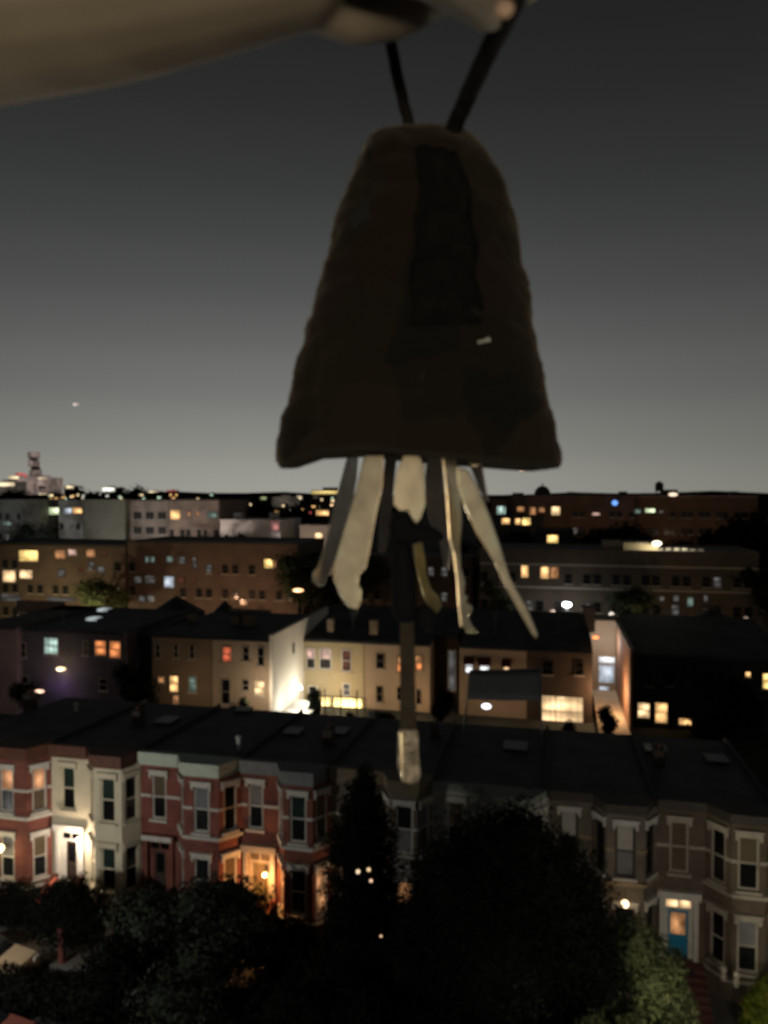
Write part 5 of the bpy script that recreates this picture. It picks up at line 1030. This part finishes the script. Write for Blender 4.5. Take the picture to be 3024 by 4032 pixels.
blade('k', out([(430, 60), (545, 60), (540, 240), (500, 420), (470, 600), (440, 740), (400, 780), (395, 830), (415, 860), (412, 930), (385, 985), (345, 975), (290, 900), (245, 800), (250, 700), (300, 520), (345, 380), (385, 240)]), .261, .2605, .0021, NICK, -.4, 'broad cream coloured key with a notched tip, second from the left')
blade('k', out([(660, 60), (760, 60), (785, 120), (790, 250), (798, 360), (770, 440), (735, 480), (705, 430), (690, 395), (640, 400), (600, 360), (605, 250), (625, 150)]), .256, .2573, .0021, NICK, .3, 'short rounded cream key in the middle with a cut lower edge')
e, P = blade('k', out([(555, 60), (625, 60), (598, 300), (580, 520), (560, 640), (510, 640), (520, 450), (535, 240)]), .272, .272, .0019, DKST, 1.6, 'dark narrow key left of the short rounded key')
e, P = blade('k', out([(715, 560), (770, 580), (790, 680), (800, 780), (825, 860), (870, 900), (890, 960), (860, 1005), (820, 980), (780, 900), (750, 790), (730, 680)]), .264, .266, .0019, BRASS, 1.5, 'narrow brass key right of the black fob')
e, P = blade('k', out([(890, 60), (975, 60), (1000, 300), (1010, 480), (1000, 600), (1005, 740), (1030, 830), (1025, 890), (1050, 900), (1035, 935), (1075, 965), (1070, 1005), (1040, 1020), (1070, 1080), (1105, 1110), (1040, 1118), (1000, 1080), (985, 960), (975, 800), (955, 640), (930, 560), (915, 300)]), .262, .262, .0020, NICK, .8, 'toothed silver key hanging straight down, third from the right')
e, P = blade('k', out([(975, 130), (1045, 150), (1110, 260), (1180, 440), (1235, 600), (1290, 780), (1330, 860), (1390, 960), (1460, 1130), (1455, 1165), (1425, 1130), (1330, 960), (1270, 850), (1200, 700), (1100, 540), (1020, 360), (985, 250)]), .253, .2555, .0021, NICK, .3, 'long bright key swinging out to the right')
e, P = blade('k', out([(800, 60), (890, 60), (905, 250), (925, 430), (945, 600), (930, 760), (900, 700), (870, 560), (830, 480), (800, 420), (790, 200)]), .275, .275, .0019, DKST, -1, 'dark wide key between the short rounded key and the toothed key')
e, P = blade('k', out([(1050, 120), (1130, 120), (1160, 300), (1175, 345), (1150, 340), (1110, 260), (1080, 190)]), .268, .268, .0019, DKST, -1, 'dark stub of a key at the right end under the pouch')
# black fob
fob = empty('key_fob', near(*dpx(*D(650, 420)), .250), 'black plastic fob with a blocky head hanging in the middle of the keys', 'key fob')
mb = MB()
def slab(outl, d0, d1, th, m, name, parent, bev=.3):
    k = len(outl); ysl = [p[1] for p in outl]; a, b_ = min(ysl), max(ysl); mb = MB()
    for s in (-1, 1): mb.v += [near(*dpx(x, y), d0+(d1-d0)*(y-a)/(b_-a)+s*th/2) for x, y in outl]
    mb.f = [tuple(range(k)), tuple(range(k, 2*k))[::-1]]+[(i, k+i, k+(i+1) % k, (i+1) % k) for i in range(k)]
    o = mb.build(name, m, parent); bv = o.modifiers.new('b', 'BEVEL'); bv.width = th*bev; bv.segments = 2; return o
slab(out([(575, 470), (600, 425), (650, 410), (700, 425), (712, 470), (775, 480), (850, 500), (905, 530), (900, 575), (780, 575), (700, 600), (590, 560)]), .252, .252, .006, PLAS, 'head', fob)
slab(out([(600, 560), (705, 585), (725, 760), (745, 1000), (730, 1060), (640, 1062), (590, 1000), (590, 760)]), .252, .254, .007, PLAS, 'barrel', fob)
slab(out([(740, 970), (800, 945), (860, 1000), (850, 1080), (790, 1120), (740, 1090)]), .255, .255, .004, PLAS, 'clip', fob)
# long tag below the fob
tagm = mat('dark brown leather', (.03, .024, .017), .7, .25, 120, .3)
tg = empty('metal_tag', near(*dpx(*D(690, 1100)), .256), 'long worn metal tag on a dark leather strap hanging lowest of the bunch', 'tag')
slab(out([(640, 1050), (725, 1050), (730, 1300), (735, 1500), (740, 1690), (638, 1690), (640, 1400)]), .256, .257, .0016, tagm, 'strap', tg)
slab(out([(630, 1694), (748, 1694), (752, 1850), (765, 1960), (750, 2005), (700, 2015), (650, 2000), (625, 1900)]), .257, .2575, .0020, mat('worn tag metal', (.50, .45, .37), .5, .45, 160, .5, metal=.75), 'plate', tg)
slab(out([(638, 1715), (655, 1708), (660, 1990), (650, 1985)]), .2555, .256, .0006, NICK, 'raised_edge', tg)
# ring
rg = empty('split_ring', near(*dpx(*D(900, 60)), .262), 'silver split ring with a bright glint at the lower right of the pouch hem', 'ring')
cen = near(*dpx(*D(840, -70)), .262); pts = [cen + right*.021*math.cos(a) + (upv*.6+fwd*.5)*.0135*math.sin(a) for a in [2*math.pi*i/48 for i in range(97)]]
pts = [p_+fwd*(.0012*i/97) for i, p_ in enumerate(pts)]; MB().tube(pts, .0010, 8).build('coil', NICK, rg, True)
slab(out([(1045, 85), (1100, 80), (1140, 100), (1110, 128), (1070, 135), (1050, 115)]), .259, .2575, .0022, NICK, 'link', rg)

# ------------------------------------------------------------------ the hand
skm = bpy.data.materials.new('skin'); skm.use_nodes = True; b = skm.node_tree.nodes['Principled BSDF']; b.inputs['Base Color'].default_value = (.38, .28, .2, 1); b.inputs['Roughness'].default_value = .55
b.inputs['Subsurface Weight'].default_value = .08; b.inputs['Subsurface Radius'].default_value = (.01, .004, .002)
t = skm.node_tree; nz = N(t, 'ShaderNodeTexNoise'); nz.inputs['Scale'].default_value = 45; tcx = N(t, 'ShaderNodeTexCoord'); t.links.new(tcx.outputs['Object'], nz.inputs['Vector']); rp = N(t, 'ShaderNodeValToRGB'); rp.color_ramp.elements[0].color = (.245, .212, .172, 1); rp.color_ramp.elements[1].color = (.34, .298, .245, 1); t.links.new(nz.outputs[0], rp.inputs[0]); t.links.new(rp.outputs[0], b.inputs['Base Color'])
HD = .185
def hp(x, y, d=0): return near(*dpx(x, y), HD+d)
K = HD/1618.4                                   # metres per reading pixel at the hand
hand = MB()
def limb(pts, seg=14):
    P = []; Rr = []
    for (x, y, d, r) in pts: P.append(hp(x, y, d)); Rr.append(r*K)
    Q = []; Rq = []
    for i in range(len(P)-1):
        for u in range(5): Q.append(P[i].lerp(P[i+1], u/5)); Rq.append(Rr[i]+(Rr[i+1]-Rr[i])*u/5)
    Q.append(P[-1]); Rq.append(Rr[-1]); hand.tube(Q, Rq, seg); hand.ball(Q[-1], Rq[-1], 12, 8); hand.ball(Q[0], Rq[0], 12, 8)
limb([(-1500, 150, -.02, 330), (-700, 30, -.01, 285), (-100, -48, 0, 250), (200, -70, 0, 225), (450, -100, 0, 195), (620, -110, .004, 165)], 20)   # forearm and edge of the palm
limb([(-100, -250, .01, 240), (300, -260, .01, 240), (600, -240, .012, 190)], 18)
limb([(600, -110, .004, 130), (690, 0, .012, 68), (770, 36, .016, 62), (860, 24, .018, 60), (960, -30, .016, 54), (1010, -70, .012, 46)])      # little finger curled under the cord
limb([(610, -150, .006, 120), (760, -110, -.004, 80), (920, -95, -.006, 76), (1030, -20, .010, 66), (1055, 12, .014, 56)])                       # ring finger, tip behind the cord
limb([(610, -210, .012, 120), (800, -210, .0, 82), (980, -190, .0, 78), (1090, -110, .012, 70), (1135, -50, .02, 60)])                           # middle finger
limb([(600, -290, .02, 120), (820, -310, .008, 82), (1010, -290, .01, 76), (1120, -210, .024, 66), (1120, -140, .032, 56)])                        # index finger
limb([(450, -300, -.01, 140), (620, -330, -.03, 95), (820, -290, -.036, 84), (980, -230, -.026, 72)])                                         # thumb
person = empty('person', hp(-100, 0), 'hand and wrist of a person reaching in from the upper left, holding the cord', 'person')
o = hand.build('hand', skm, person, True); rm = o.modifiers.new('r', 'REMESH'); rm.mode = 'VOXEL'; rm.voxel_size = .0012; rm.use_smooth_shade = True; sm = o.modifiers.new('s', 'SMOOTH'); sm.iterations = 6; sm.factor = .6
def nail(x, y, d, rx, ry):
    MB().ball(hp(x, y, d), rx*K, 12, 8, (1, .5, ry/rx)).build('nail', mat('finger nail', (.5, .36, .28), .35, .05, 50), person, True)
nail(1090, 20, -.002, 22, 20)

# unseen room lamp behind the photographer, placed low for the shine on the keys
light('room_lamp', Vector((0, 0, CAMZ)) + CRi @ Vector((-.05, -.24, 1.6)), (1, .80, .53), 11.5, .16, 'AREA', (CRi @ Matrix.Rotation(math.radians(5), 3, 'X')).to_euler(), size=(.34, .34))
